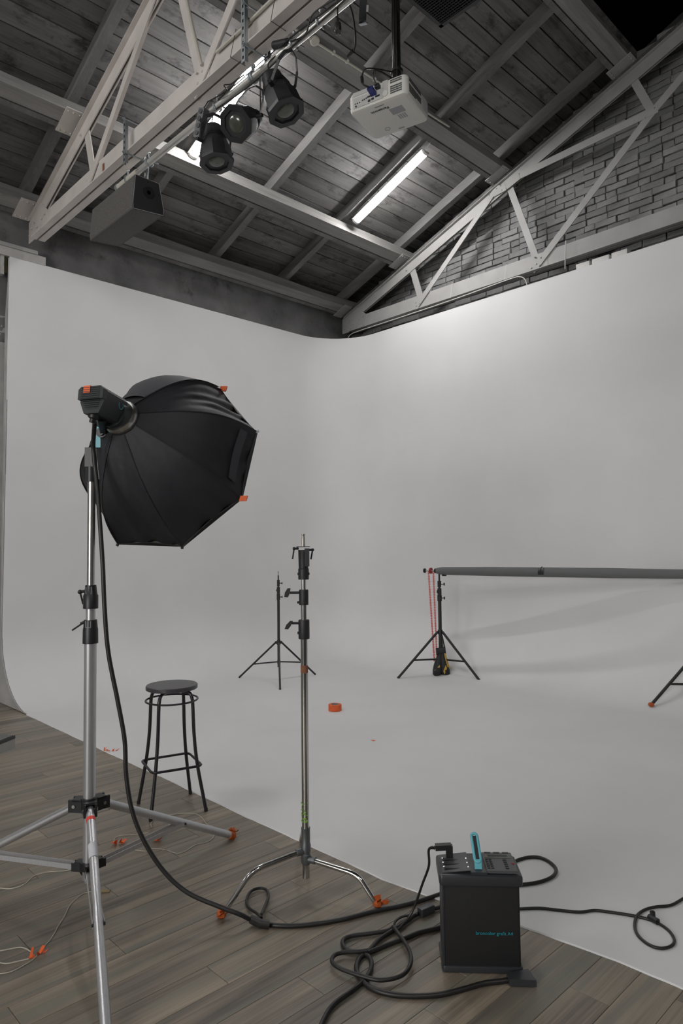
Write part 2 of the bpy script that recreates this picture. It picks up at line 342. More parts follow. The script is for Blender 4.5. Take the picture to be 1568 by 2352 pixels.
part('masonry', MB().box((-7.96, 2.1, 2.7), (.24, 12, 5.3)), 'plaster', wl)
# padstone under the near truss
pad = MB().box((-7.70, 2.60, 4.80), (.13, .50, .095)); part('padstone', pad, 'plaster_l', wl, label='pale concrete padstone')
part('bearing_plate', MB().box((-7.69, 2.56, 4.868), (.14, .40, .04)), 'steel2', wl)
part('pale_band', MB().box((-7.70, 2.41, 4.68), (.08, .03, .26)), 'plaster_l', wl); part('foam_filler', MB().box((-7.70, 2.442, 4.67), (.05, .03, .19)), 'foam', wl)
# ---- gable wall in bricks behind the cove
YW = 7.74
wb = struct(part('wall_back', MB().ext([(-8.1, YW+.03, 0), (-8.1, YW+.03, 5.3), (0, YW+.03, 8.45), (8, YW+.03, 5.3), (8, YW+.03, 0)], (0, .3, 0)), 'mortar'))
bv = []
for k in range(8):
    rnd = random.Random(k); bl = (.25, .25, .25, .25, .12, .12, .25, .25)[k]; h = .070; mb = MB(); q = []
    for yy, s_ in ((.035, 1), (-.004, 1), (-.011, .93)):
        for cx, cz in ((-1, -1), (-.33, -1.0), (.33, -1.0), (1, -1), (1, 1), (.33, 1), (-.33, 1), (-1, 1)):
            q.append((cx*(bl/2-.006*(s_ < 1))+rnd.uniform(-.0045, .0045), yy+rnd.uniform(-.004, .004), cz*(h/2-.004*(s_ < 1))+rnd.uniform(-.0035, .0035)))
    ff = []
    for j in range(2): ff += [(j*8+i, j*8+(i+1) % 8, (j+1)*8+(i+1) % 8, (j+1)*8+i) for i in range(8)]
    ff.append(tuple(range(16, 24))); mb.add(q, ff); bv.append((bl, mb.mesh('brick', 'brick', ang=20)))
cnt = 0; row = 0; z = 4.815
rnd = random.Random(11); rest = []
while z < 7.45:
    head = row % 2 == 1; x = -7.75+(.13 if head else 0)+rnd.uniform(-.02, .02)
    while x < -1.9:
        k = rnd.choice((0, 1, 2, 3, 6, 7)) if rnd.random() > .22 else rnd.choice((4, 5))
        bl = bv[k][0]; xc = x+bl/2; x += bl+.010
        if z+.03 > SL_*xc+7.96+.30: continue
        vis = (z < 5.03) or (z > 5.0)
        if xc > -2.35-.0*(z): 
            continue
        o = bpy.data.objects.new('brick', bv[k][1]); link(o, wb, (xc, YW+rnd.uniform(-.013, .010), z+rnd.uniform(-.003, .003))); o.rotation_euler = (rnd.uniform(-.04, .04), rnd.uniform(-.018, .018), rnd.uniform(-.03, .03)); cnt += 1
    z += .0785; row += 1
print('BRICKS', cnt)
# crumbling mortar on the ledge behind the cove top, and three white bricks
mb = MB(); rnd = random.Random(5); x = -6.9
while x < 2:
    s_ = rnd.uniform(.03, .08); mb.sphere((x, 7.47+rnd.uniform(-.03, .03), 4.735+rnd.uniform(-.012, .02)), s_, 7, 5, (1.2, .9, rnd.uniform(.35, .75))); x += rnd.uniform(.03, .07)
stuff(part('mortar_rubble', mb, 'lumps', wb, ang=180)); part('ledge', MB().box((-2.6, 7.57, 4.68), (10.4, .34, .12)), 'mortar', wb)
for (a, b) in (((-3.689,7.354,4.800), (-3.518,7.361,4.800)), ((-3.496,7.367,4.800), (-3.290,7.384,4.800)), ((-3.270,7.372,4.800), (-3.087,7.389,4.800))):
    a, b = V(a), V(b); xs = (a.x+b.x)/2; part('white_brick', MB().rbox((xs, 7.44, 4.79), (abs(b.x-a.x)-.006, .12, .075), .006), 'white', wb, label='loose white painted brick')
# ---- unseen walls that close the room
wr = struct(part('wall_right', MB().box((7.95, 1.0, 2.7), (.2, 15, 5.4)), 'drywall'))
wf = struct(part('wall_front', MB().ext([(-8.1, -6.2, 0), (-8.1, -6.2, 5.3), (0, -6.2, 8.45), (8, -6.2, 5.3), (8, -6.2, 0)], (0, -.2, 0)), 'drywall'))

# ------------------------------------------------------------------ roof
th = TH
ceil = struct(part('ceiling', MB().ext([sp(-8.15, -6.4, .345), sp(-2.7, -6.4, .345), sp(-2.7, 8.0, .345), sp(-8.15, 8.0, .345)], EN*.05)
                   .ext([(8.15, -6.4, 5.36), (2.7, -6.4, 7.3), (2.7, 8.0, 7.3), (8.15, 8, 5.36)], (0, 0, .05)), 'sub'))
part('dark_lantern', MB().ext([sp(-2.95, -6.4, .33), (0, -6.4, 8.5), (0, 8, 8.5), sp(-2.95, 8, .33)], (0, 0, .04)).ext([(2.75, -6.4, 7.3), (0, -6.4, 8.5), (0, 8, 8.5), (2.75, 8, 7.3)], (0, 0, .04)), 'void', ceil)  # black sheets paint the darkness of the unlit roof opening
BL = []
for wd in (.158, .172, .186, .2):
    mb = MB(); h = .022; q = []; sh = rnd.random()
    for L_ in (-.5, .5):
        q += [(-wd/2+.006, L_, 0), (wd/2-.006, L_, 0), (wd/2-.0035, L_, .004), (wd/2-.0035, L_, h), (-wd/2+.0035, L_, h), (-wd/2+.0035, L_, .004)]
    mb.add(q, [(0, 1, 2, 3, 4, 5), (11, 10, 9, 8, 7, 6)]+[(i, 6+i, 6+(i+1) % 6, (i+1) % 6) for i in range(6)]); BL.append((wd, mb))
BM = {}
def board(wi, L_):
    k = (wi, round(L_, 2))
    if k not in BM:
        wd, mb = BL[wi]; m2 = MB(); m2.add([(p.x*math.cos(th)-p.z*math.sin(th), p.y*L_, p.x*math.sin(th)+p.z*math.cos(th)) for p in mb.v], mb.f); BM[k] = m2.mesh('roof_board', 'board', ang=0)
    return BM[k]
X = -8.0; rnd = random.Random(3); nb = 0
while X < -2.95:
    wi = rnd.randrange(4); wd = BL[wi][0]; Xc = X+wd/2*math.cos(th)
    cuts = sorted(rnd.sample([-.0, 1.43, 2.6, 3.82, 5.04, 6.2], 2)); ys = [-2.2]+cuts+[7.9]
    for a, b in zip(ys[:-1], ys[1:]):
        o = bpy.data.objects.new('roof_board', board(wi, b-a-.006)); link(o, ceil, sp(Xc, (a+b)/2, .31+rnd.uniform(-.003, .004))); o.rotation_euler = (0, rnd.uniform(-.02, .02), 0); nb += 1
    X += (wd+.003)*math.cos(th)
print('BOARDS', nb)
def slopebox(X0, X1, y, w, n0, n1, material, name, parent, org=None, rough=0):
    mb = MB(); k = 14; p = []
    for i in range(k+1):
        x_ = X0+(X1-X0)*i/k
        for a, b in ((-w/2, n0), (w/2, n0), (w/2, n1), (-w/2, n1)): p.append(sp(x_, y+a+rough*noise.noise(V((x_*3, a*9, b*9+y))), b+rough*noise.noise(V((x_*3, a*9, 7+y)))*(b == n0)))
    f = [(i*4+j, i*4+(j+1) % 4, i*4+4+(j+1) % 4, i*4+4+j) for i in range(k) for j in range(4)]+[(3, 2, 1, 0), (k*4, k*4+1, k*4+2, k*4+3)]
    mb.add(p, f); return part(name, mb, material, parent, org=org)
for yc in (-1.0, .2, 1.42, 2.60, 3.82, 5.02, 6.19, 7.37): slopebox(-8.05, -3.0, yc, .085, .182, .309, 'rafter', 'rafter', ceil, org=sp(-5.5, yc, .2), rough=.006)
# purlins: timber with a ledger strip at the foot
def purlin(Xd, wave):
    mb = MB(); p = []; k = 40; y0, y1 = -2.2, 7.62; s0 = Xd
    for i in range(k+1):
        y = y0+(y1-y0)*i/k; q = wave*noise.noise(V((y*.7, Xd, 0))); c_ = .03+.03*(noise.noise(V((y*.9, 5, Xd)))+.3)
        sec = [(0, 0), (.155+q*.4, 0), (.155+q*.4, .18-c_), (.155-c_+q*.4, .18), (0, .18)]
        for s_, n in sec: p.append(V((Xd, y, SL_*Xd+7.96))+ES*s_+EN*(n+q*.3*(n == 0)))
    f = [(i*5+j, i*5+5+j, i*5+5+(j+1) % 5, i*5+(j+1) % 5) for i in range(k) for j in range(5)]+[(0, 1, 2, 3, 4), tuple(k*5+4-j for j in range(5))]
    mb.add(p, f); o = part('purlin', mb, 'purlin', ceil, org=sp(Xd, 2.7, 0))
    mb = MB().ext([V((Xd, y0, SL_*Xd+7.96))+ES*s_+EN*n for s_, n in ((-.068, -.004), (-.014, -.004), (-.014, .05), (-.068, .05))], (0, y1-y0, 0)); part('ledger', mb, 'rafter', o)
    return o
for Xd, wv in ((-7.545, .008), (-6.372, .03), (-4.712, .008), (-3.106, .005)): purlin(Xd, wv)
# fluorescent battens
def batten(Xa, Xb, y, n, label, material='lamp', group=None, right=False):
    a, b = sp(Xa, y, n), sp(Xb, y, n)
    if right: a.x, b.x = -a.x, -b.x
    t = thing('fluorescent_batten', label, 'lamp', (a+b)/2, group); d = (b-a).normalized(); Y = V((0, 1, 0)); Z = d.cross(Y)
    if Z.z < 0: Z = -Z
    part('housing', MB().box((a+b)/2+Z*.008-Y*.007, ((b-a).length*.99, .106, .010), (d, Y, Z)).box((a+b)/2+Z*.026, ((b-a).length*.9, .04, .026), (d, Y, Z)), 'white', t)
    pr = [(.046, .001), (.048, -.01), (.042, -.028), (.022, -.042), (-.022, -.042), (-.042, -.028), (-.048, -.01), (-.046, .001)]
    part('diffuser', MB().ext([a+d*.03+Y*u+Z*v_ for u, v_ in pr], (b-a)-d*.06), material, t)
    for e, s_ in ((a, 1), (b, -1)): part('end_cap', MB().ext([e+Y*u*1.04+Z*v_*1.04 for u, v_ in pr], d*(.03*s_)), 'white', t)
    for s_ in (.25, .75): part('bracket', MB().box(a.lerp(b, s_)+Z*.052, (.02, .025, .04), (d, Y, Z)), 'white', t)
    return t
bt = batten(-6.13, -4.93, 6.27, .115, 'lit fluorescent tube fitting on the roof below and right of the projector')
e = sp(-4.93, 6.27, .13); part('supply_flex', MB().path([e, e+V((.08, -.01, .05)), e+V((.15, -.02, .10))], .004, 5), 'white', bt)
batten(-6.22, -4.85, 3.87, .115, 'lit fluorescent tube fitting half hidden behind the three black spotlights')
for (a_, b_, y_, rg) in ((-6.2, -4.9, -.9, 0), (-6.2, -4.9, -3.3, 0), (-4.3, -3.0, 1.5, 1), (-4.3, -3.0, -.9, 1), (-4.3, -3.0, -3.3, 1)):
    batten(a_, b_, y_, .115, 'lit fluorescent tube fitting on the roof outside the view', 'lampr', 'tube fittings outside the view', bool(rg))

# ------------------------------------------------------------------ steel roof trusses
def truss(yf, label, st):
    t = thing('roof_truss', label, 'truss', (-7.4, yf, 4.92))
    zt = lambda x: SL_*x
    x1 = -.1
    def P(x, z, dy=0): return V((x, yf+dy, z))
    # bottom chord: two angles back to back
    part('bottom_chord', MB().box(((-7.42+x1)/2, yf+.005, 5.025), (x1+7.42, .01, .205)).box(((-7.42+x1)/2, yf-.028, 4.927), (x1+7.42, .056, .011))
         .box(((-7.42+x1)/2, yf+.035, 5.025), (x1+7.42, .01, .205)).box(((-7.42+x1)/2, yf+.068, 4.927), (x1+7.42, .056, .011)), st, t)
    def ch(lo, hi, y0, y1_): return [P(-7.55, SL_*-7.55+lo, y0), P(x1, SL_*x1+lo, y0), P(x1, SL_*x1+hi, y0), P(-7.55, SL_*-7.55+hi, y0)]
    part('top_chord', MB().ext(ch(7.745, 7.892, 0, 0), (0, .01, 0)).ext(ch(7.745, 7.892, .03, 0), (0, .01, 0)).ext(ch(7.884, 7.893, -.04, 0), (0, .04, 0)).ext(ch(7.884, 7.893, .04, 0), (0, .04, 0)), st, t)
    part('shade_strip', MB().ext(ch(7.893, 7.953, -.02, 0), (0, .06, 0)), 'board', t)  # dark strip stands in for the shaded underside of the top flange
    def web(pts, w=.062, y=-.012, fl=True):
        mb = MB()
        for a, b in zip(pts[:-1], pts[1:]):
            A, B = P(a[0], a[1], y), P(b[0], b[1], y); mb.bar(A, B, .010, w)
            if fl: d = (B-A).normalized(); n_ = d.cross(V((0, 1, 0))); n_ = n_ if n_.x < 0 else -n_; mb.bar(A+n_*(w/2-.005)+V((0, .03, 0)), B+n_*(w/2-.005)+V((0, .03, 0)), .05, .01)
        return part('web_member', mb, st, t)
    web([(-6.20, 5.62), (-6.03, 5.08)], .10, .016); web([(-6.13, 4.94), (-4.70, 6.19)], .075)
    web([(-4.58, 6.16), (-4.20, 5.02)], .085, .016); web([(-4.26, 4.93), (-2.78, 6.23), (-1.0, 7.55)], .085)
    web([(-4.78, 6.10), (-4.60, 6.12), (-4.40, 6.185), (-2.72, 6.24)], .085, -.014); web([(-3.02, 6.80), (-2.79, 6.24)], .085, .016)
    gp = MB().ext([P(-7.60, 4.93, -.008), P(-7.10, 4.93, -.008), P(-7.08, 5.12, -.008), P(-7.30, 5.30, -.008), P(-7.60, 5.16, -.008)], (0, .008, 0))
    part('node_gusset', MB().ext([P(-4.35, 4.94, -.004), P(-4.05, 4.94, -.004), P(-4.08, 5.12, -.004), P(-4.32, 5.12, -.004)], (0, .004, 0)), st, t)
    part('heel_gusset', gp, st, t)
    rv = [(-7.55, 5.0), (-7.5, 5.06), (-7.43, 5.1), (-7.35, 5.03), (-7.28, 4.98), (-7.22, 5.07), (-7.15, 4.99), (-7.14, 5.09), (-7.4, 4.97), (-7.5, 4.98), (-6.09, 4.98), (-6.03, 5.0), (-6.10, 5.03), (-4.27, 4.97), (-4.20, 5.0), (-4.14, 5.06), (-4.16, 4.97), (-4.22, 5.09), (-6.33, 5.62), (-6.22, 5.66), (-6.27, 5.55), (-4.85, 6.11), (-4.74, 6.15), (-4.66, 6.1), (-4.8, 6.05), (-2.76, 6.26), (-2.86, 6.2)]
    mb = MB()
    for x_, z_ in rv: mb.sphere(P(x_, z_, -.018), .011, 8, 5, (1, .8, 1))
    # cleat plates under the purlins
    for X0 in (-7.54, -6.37, -4.71, -3.105):
        c = V((X0, yf-.085, SL_*X0+7.96))+ES*.04-EN*.008
        part('purlin_cleat', MB().box(c, (.29, .17, .012), (ES, V((0, 1, 0)), EN)), st, t)
        for u in (-.115, .115):
            for q in (-.06, -.01, .05): mb.sphere(c+ES*u+V((0, q, 0))-EN*.008, .010, 8, 5)
    stuff(part('rivet_heads', mb, st, t, ang=180))
    part('far_half', MB().ext([(.1, yf, 7.745), (7.5, yf, 5.08), (7.5, yf, 5.29), (.1, yf, 7.955)], (0, .04, 0)).box((3.7, yf+.02, 5.02), (7.8, .04, .2)), st, t)
    return t
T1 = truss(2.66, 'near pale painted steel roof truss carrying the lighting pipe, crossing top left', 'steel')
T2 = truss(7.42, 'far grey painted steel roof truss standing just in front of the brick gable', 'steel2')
# small things fixed to the trusses
def ties(t, yf, xs, drop=0, name='cable_tie', mt='cable'):
    for x_ in xs: part(name, MB().path([(x_, yf-.062, 4.918), (x_, yf-.016, 5.14), (x_, yf+.05, 5.14), (x_, yf+.06, 4.918)], .0022, 5, True), mt, t)
ties(T1, 2.66, (-3.72, -3.28, -2.92)); ties(T2, 7.42, (-5.46, -4.62), mt='white')
part('wall_wire', MB().path([(-3.79, 7.36, 5.14), (-3.80, 7.355, 4.95), (-3.80, 7.34, 4.80)], .006, 6), 'white', T2)
o = part('chord_conduit', MB().path(cr([(-7.424,7.360,4.822), (-7.356,7.360,4.861), (-7.126,7.355,4.873), (-6.178,7.355,4.873), (-5.275,7.355,4.882), (-4.548,7.355,4.904), (-4.394,7.355,4.886), (-4.330,7.355,4.829), (-4.308,7.355,4.757)], 5), .0065, 8), 'white', T2)
part('top_conduit', MB().path([(-3.950,2.640,5.100), (-3.622,2.640,5.097), (-3.329,2.640,5.107), (-2.997,2.640,5.101)], .011, 8), 'conduit', T1)
part('web_conduit', MB().path([(-4.357,2.630,5.793), (-4.248,2.630,5.450), (-4.125,2.630,5.092)], .012, 8), 'conduit', T1)
part('rust_patch', MB().box((-5.780,2.655,5.028), (.03, .003, .075)), 'rust', T1)

# ------------------------------------------------------------------ lighting pipe and what hangs from it
PYc, PZc = 2.72, 4.80
pa, pb = V((-5.62, PYc, 4.80)), V((-1.2, PYc, 4.775))
pt = thing('lighting_pipe', 'long aluminium pipe slung under the near roof truss', 'pipe', pa)
part('tube', MB().tube(pa, pb, .0255, n=20), 'pipe', pt)
part('sleeve', MB().tube(pa, pa.lerp(pb, .082), .028, n=20), 'conduit', pt)
part('end_ring', MB().tube(pa-V((.012, 0, 0)), pa+V((.02, 0, 0)), .033, n=16), 'galv', pt)
def hook_clamp(x, t, drop=.09):
    z = PZc+(x-pa.x)*-.0057; c = V((x, PYc, z)); mb = MB()
    mb.path([c+V((0, .034*math.cos(R(a)), .034*math.sin(R(a)))) for a in range(-60, 241, 25)], .007, 6)
    mb.tube(c+V((0, .05, .02)), c+V((0, .085, .02)), .006, n=8); mb.tube(c+V((0, 0, .03)), c+V((0, 0, .075)), .006, n=8); mb.sphere(c+V((0, 0, .08)), .011, 8, 5)
    return part('clamp', mb, 'galv', t)
for x_ in (-5.43, -5.06, -3.62, -2.95): hook_clamp(x_, pt)
# slotted channel hangers over the truss chord
def strut(x, ztop, zbot, label):
    t = thing('channel_hanger', label, 'hanger', (x, 2.60, zbot))
    for y_, zb, zt_ in ((2.585, zbot+.0, ztop), (2.775, zbot-.13, ztop-.04)):
        mb = MB().box((x, y_, (zb+zt_)/2), (.041, .004, zt_-zb)).box((x-.019, y_+.012, (zb+zt_)/2), (.003, .024, zt_-zb)).box((x+.019, y_+.012, (zb+zt_)/2), (.003, .024, zt_-zb))
        o = part('slotted_channel', mb, 'galv', t); mb = MB(); z = zb+.03
        while z < zt_-.02: mb.box((x, y_-.0022, z), (.012, .001, .022)); z += .05
        part('slots', mb, 'void', o)
    for z_ in (5.17, 4.885):
        part('cross_bolt', MB().tube((x+.03, 2.55, z_), (x+.03, 2.83, z_), .006, n=8).tube((x+.03, 2.56, z_), (x+.03, 2.572, z_), .013, n=6).tube((x+.03, 2.81, z_), (x+.03, 2.822, z_), .013, n=6), 'galv', t)
    return t
strut(-5.23, 5.18, 4.81, 'left slotted steel channel hanger on the near truss above the loudspeaker')
strut(-3.555, 5.25, 4.79, 'slotted steel channel hanger on the near truss above the spotlights')
# loudspeaker
sk = thing('loudspeaker', 'black carpeted wedge loudspeaker hanging under the lighting pipe', 'speaker', (-5.39, 2.67, 4.46))
xr, xl = -5.0, -5.79
sec = [(2.562, 4.612), (2.772, 4.612), (2.818, 4.395), (2.812, 4.352), (2.545, 4.325), (2.54, 4.37)]
part('cabinet', MB().ext([(xl, y, z) for y, z in sec], (xr-xl-.004, 0, 0)), 'carpet', sk)
def inset(sec, s): cy = sum(p[0] for p in sec)/len(sec); cz = sum(p[1] for p in sec)/len(sec); return [(cy+(y-cy)*s, cz+(z-cz)*s) for y, z in sec]
ec = part('end_cheek', MB().ext([(xr-.004, y, z) for y, z in sec], (.012, 0, 0)), 'spk', sk); part('rim', MB().path([(xr+.008, y, z) for y, z in inset(sec, .985)], .0025, 5, True), 'grey_print', ec)
part('port_ring', MB().lathe((xr+.008, 2.68, 4.50), (1, 0, 0), [(0, .05), (.004, .05), (.004, .042), (.002, .02)]), 'black', sk); part('port', MB().tube((xr+.0105, 2.68, 4.50), (xr+.012, 2.68, 4.50), .016), 'void', sk)
mb = MB(); y_ = 2.56
while y_ < 2.80: mb.box(((xl+xr)/2, y_, 4.334+(y_-2.545)*.1-.005), (xr-xl-.05, .0045, .008)); y_ += .0105
part('ribbed_grille', mb, 'packt', sk); part('recess', MB().box(((xl+xr)/2, 2.548, 4.35), (xr-xl-.03, .008, .04)), 'spk', sk)
for x_ in (-5.38, -5.06): part('hanging_eye', MB().tube((x_, 2.70, 4.60), (x_, PYc, 4.79), .005, n=8).sphere((x_, 2.70, 4.62), .012, 8, 5), 'galv', sk)
# spotlights
def spot(base, d, s, clampx, label, frame_n=8, lens_lit=False):
    base = V(base); d = V(d).normalized(); t = thing('spotlight', label, 'spotlight', base)
    L_ = .30*s; r = .105*s
    part('body', MB().lathe(base, d, [(0, .050*s), (.010*s, .066*s), (.055*s, .070*s), (.060*s, .076*s), (.11*s, .088*s), (.15*s, .100*s), (L_*.72, .105*s)], 20), 'blackm', t)
    part('front_barrel', MB().lathe(base, d, [(L_*.52, .106*s), (L_*.62, .114*s), (L_*.93, .117*s)], 8), 'blackm', t)
    for k in range(5): part('vent_fin', MB().lathe(base, d, [(.064*s+k*.012*s, .079*s+k*.0037*s), (.068*s+k*.012*s, .079*s+k*.0037*s)], 16), 'black', t)
    part('colour_frame', MB().lathe(base, d, [(L_*.90, .125*s), (L_*.97, .125*s), (L_*.97, .088*s), (L_*.92, .088*s)], frame_n, cap=False), 'black', t)
    part('lens', MB().lathe(base, d, [(L_*.90, .088*s), (L_*.925, .078*s), (L_*.925, .060*s), (L_*.955, .050*s), (L_*.975, .03*s), (L_*.98, .001)], 20, cap=False), 'lens', t)
    X, Y, Z = frame(d)
    piv = base+d*L_*.52; top = V((clampx, PYc, PZc-.075)); side = V((0, 0, 1)).cross(d); side = X if side.length < .2 else side.normalized(); side = (V((.8, .6, 0)) if side.length < .1 else side)
    a, b = piv+side*.126*s, piv-side*.126*s; u = (top-piv).normalized(); h = (top-piv).length
    pts = [a, a+u*(h*.55), a+u*(h*.8)-side*.03, top+side*.03, top-side*.03, b+u*(h*.8)+side*.03, b+u*(h*.55), b]
    mb = MB()
    for p, q in zip(pts[:-1], pts[1:]): mb.bar(p, q, .024, .005, side=d if abs(d.dot(u)) < .9 else V((0, 0, 1)).cross(side))
    part('yoke', mb, 'blackm', t)
    for p, s2 in ((a, 1), (b, -1)): part('pivot_knob', MB().tube(p-side*.02*s2, p+side*.025*s2, .014, n=10), 'black', t)
    hook_clamp(clampx, t); part('lamp_cable', MB().path(cr([base, base-d*.04, base-d*.05+V((.03, 0, .05)), V((clampx+.06, PYc+.02, PZc))], 5), .005, 6), 'cable', t)
    return t
spot((-4.152,2.740,4.690), (.16, .02, -1), 1.02, -4.06, 'left black spotlight pointing down, its side to the viewer, on the lighting pipe')
spot((-3.852,2.900,4.685), (.26, -.80, -.62), 1.0, -3.64, 'middle black spotlight showing its round lens, on the lighting pipe')
spot((-3.410,2.700,4.677), (.36, .18, -1), 1.02, -3.20, 'right black spotlight tilted down with a drilled yoke, nearest the projector')
# four way socket bar left of the spotlights
sb = thing('socket_bar', 'grey four hole socket bar at the left end of the spotlights', 'socket', (-4.173,2.660,4.688))
c0, c1 = V((-4.144,2.660,4.789)), V((-4.219,2.660,4.601)); mb = MB().bar(c0, c1, .05, .055, side=(.3, -1, 0)); part('body', mb, 'packt', sb)
for k in range(4): p = c0.lerp(c1, .14+.24*k)+V((.3, -1, 0)).normalized()*.026; part('socket_hole', MB().tube(p, p+V((.3, -1, 0)).normalized()*.004, .017, n=14), 'black', sb)
part('hanging_wire', MB().path(cr([V((-4.144,2.660,4.789)), V((-4.167,2.720,4.887)), V((-4.129,2.740,4.871))], 5), .005, 6), 'cable', sb)
# cables lashed to the pipe
cb = thing('pipe_cables', 'bundle of black cables lashed along the lighting pipe', 'cable', (-3.0, PYc, 4.8))
for k, (ph, r_, x0, x1) in enumerate(((0, .032, -3.28, -1.4), (2.3, .032, -3.3, -1.4), (3.6, .032, -4.05, -1.4))):
    pts = []
    for i_ in range(60):
        x_ = x0+(x1-x0)*i_/59; a_ = ph+.9*math.sin(x_*1.9+k)+.2*math.sin(x_*5+k); rr = r_+.007*(1+math.sin(x_*6+k*2)); pts.append((x_, PYc+rr*math.cos(a_), PZc-.0057*(x_-pa.x)+rr*math.sin(a_)))
    part('cable', MB().path(pts, .0055, 6), 'cable', cb)
part('junction_plug', MB().tube((-3.372,2.700,4.862), (-3.230,2.700,4.802), .026, n=12), 'blackm', cb)
part('loop_wire', MB().path(cr([(-3.239,2.700,4.806), (-3.025,2.660,4.716), (-2.938,2.640,4.778), (-2.821,2.660,4.793), (-2.722,2.700,4.809)], 6), .005, 6), 'cable', cb)
for pts in (((-4.024,2.700,4.808), (-3.857,2.660,4.783), (-3.888,2.660,4.836), (-3.851,2.700,4.849), (-3.734,2.720,4.861)), ((-4.159,2.700,4.867), (-3.937,2.660,4.791), (-3.837,2.720,4.842), (-3.537,2.720,4.849), (-3.352,2.720,4.850))): part('thin_wire', MB().path(cr(pts, 6), .004, 5), 'cable', cb)
hp = thing('hanging_plug', 'black mains plug dangling on its cord in front of the lighting pipe', 'plug', (-2.776,2.700,4.650))
part('cord', MB().path([(-2.801,2.720,4.873), (-2.778,2.700,4.757), (-2.779,2.700,4.699)], .0045, 6), 'cable', hp)
part('plug_body', MB().lathe((-2.779,2.700,4.705), (0.02, 0, -1), [(0, .006), (.03, .009), (.04, .019), (.075, .021), (.085, .018)], 12), 'black', hp)
for dx in (-.006, .008): a_ = V((-2.777,2.700,4.618)); part('pin', MB().tube(a_+V((dx, dx, 0)), a_+V((dx, dx, -.022)), .0025, n=6), 'chrome', hp)
hc = thing('hanging_cable', 'thin black cable hanging behind the lighting pipe with a taped end', 'cable', (-3.127,3.200,4.999))
part('cord', MB().path(cr([(-3.185,3.200,5.325), (-3.149,3.200,5.226), (-3.126,3.200,5.090), (-3.123,3.200,4.996), (-3.145,3.200,4.953)], 5), .006, 6), 'cable', hc); part('taped_end', MB().tube((-3.145,3.200,4.956), (-3.200,3.200,4.946), .014, .009, n=8), 'black', hc)
# dark strip heater with white label
sh_ = thing('wall_fitting', 'narrow dark grey fitting with a white label beside the projector pole', 'fitting', (-3.141,3.300,5.292)); a, b = V((-3.130,3.300,5.458)), V((-3.151,3.300,5.214))
part('body', MB().bar(a, b, .05, .05, side=(.7, .7, 0)), 'lid', sh_); part('label_plate', MB().bar((-3.062,3.260,5.263), (-3.067,3.260,5.220), .004, .014, side=(.72, -.69, 0)), 'sticker', sh_)
part('bottom_lip', MB().bar((-3.176,3.300,5.210), (-3.106,3.300,5.184), .02, .006), 'galv', sh_)

# ------------------------------------------------------------------ projector
P0_ = V((-2.68, 3.04, 4.205)); px_ = V((math.cos(R(14.9)), math.sin(R(14.9)), 0)); py_ = V((-.06, .998, 0)); py_ = V((-px_.y, px_.x, 0)); zz = V((0, 0, 1))
A_, D_, C_, B_ = V((-2.850,2.828,4.2)), V((-2.486,2.923,4.2)), V((-2.503,3.24,4.2)), V((-2.901,3.17,4.2))
cen = (A_+D_+C_+B_)/4; W_, DP, HT = .385, .325, .125
pj_ = thing('projector', 'white ceiling projector hanging on a black pole', 'projector', cen)
c = cen+zz*HT/2
part('casing', MB().rbox(c, (W_, DP, HT), .035, (px_, py_, zz), n=6), 'proj', pj_)
fr = c-py_*(DP/2+.001); rg = c+px_*(W_/2+.001)
def onf(u, v_, w, h, mt, name, par=pj_, d=.003): return part(name, MB().box(fr+px_*u+zz*v_, (w, d, h), (px_, py_, zz)), mt, par)
cp = onf(-.06, -.012, .20, .062, 'proj2', 'connector_panel')
for k, (u, v_, w, h) in enumerate([(-.145, -.018, .006, .006), (-.13, -.018, .006, .006), (-.115, -.018, .006, .006), (-.14, -.034, .01, .01), (-.095, -.012, .007, .007), (-.083, -.010, .007, .007), (-.07, -.008, .007, .007), (-.048, -.004, .03, .008), (-.05, -.03, .016, .012), (-.027, -.026, .016, .012), (.005, -.02, .03, .009)]): part('port', MB().box(fr+px_*u+zz*v_-py_*.0025, (w, .003, h), (px_, py_, zz)), 'black', cp)
onf(-.10, .042, .12, .024, 'proj2', 'upper_recess'); onf(.055, .015, .035, .08, 'proj2', 'panel_strip')
part('round_cap', MB().tube(fr+px_*.055-zz*.022, fr+px_*.055-zz*.022-py_*.004, .017, n=18), 'proj', pj_)
mb = MB()
for i_ in range(10):
    for j_ in range(7):
        if j_ != 4: mb.box(fr+px_*(.092+i_*.0075)+zz*(-.034+j_*.0125)-py_*.0008, (.0052, .0016, .0075), (px_, py_, zz))
part('front_vent', mb, 'dark_print', pj_)
mb = MB()
for i_ in range(22):
    for j_ in range(7):
        if j_ != 4 and not (i_ > 11 and j_ < 1): mb.box(rg-py_*(.125-i_*.0075)+zz*(-.032+j_*.0125)+px_*.0002, (.0016, .0052, .0075), (px_, py_, zz))
part('side_vent', mb, 'dark_print', pj_); part('side_label', MB().box(rg+py_*.095-zz*.005, (.002, .07, .07), (px_, py_, zz)), 'proj2', pj_)
bt_ = cen-zz*.0006
text('maker_lettering', 'Panasonic', .030, bt_+px_*.045-py_*.108, -px_, py_, 'dark_print', pj_, bold=True)
part('print_block', MB().box(bt_+px_*.075-py_*.045, (.085, .06, .0008), (px_, py_, zz)), 'grey_print', pj_); part('print_line', MB().box(bt_+px_*.0-py_*.135, (.06, .008, .0008), (px_, py_, zz)), 'grey_print', pj_)
mb = MB()
for k in range(4): mb.box(bt_+px_*(.10-k*.014)+py_*(.02), (.009, .045, .0008), (px_, py_, zz))
part('print_marks', mb, 'grey_print', pj_); part('print_ring', MB().path([bt_-px_*.06+py_*.09+px_*.016*math.cos(R(a))+py_*.016*math.sin(R(a)) for a in range(0, 360, 24)], .002, 5, True), 'grey_print', pj_)
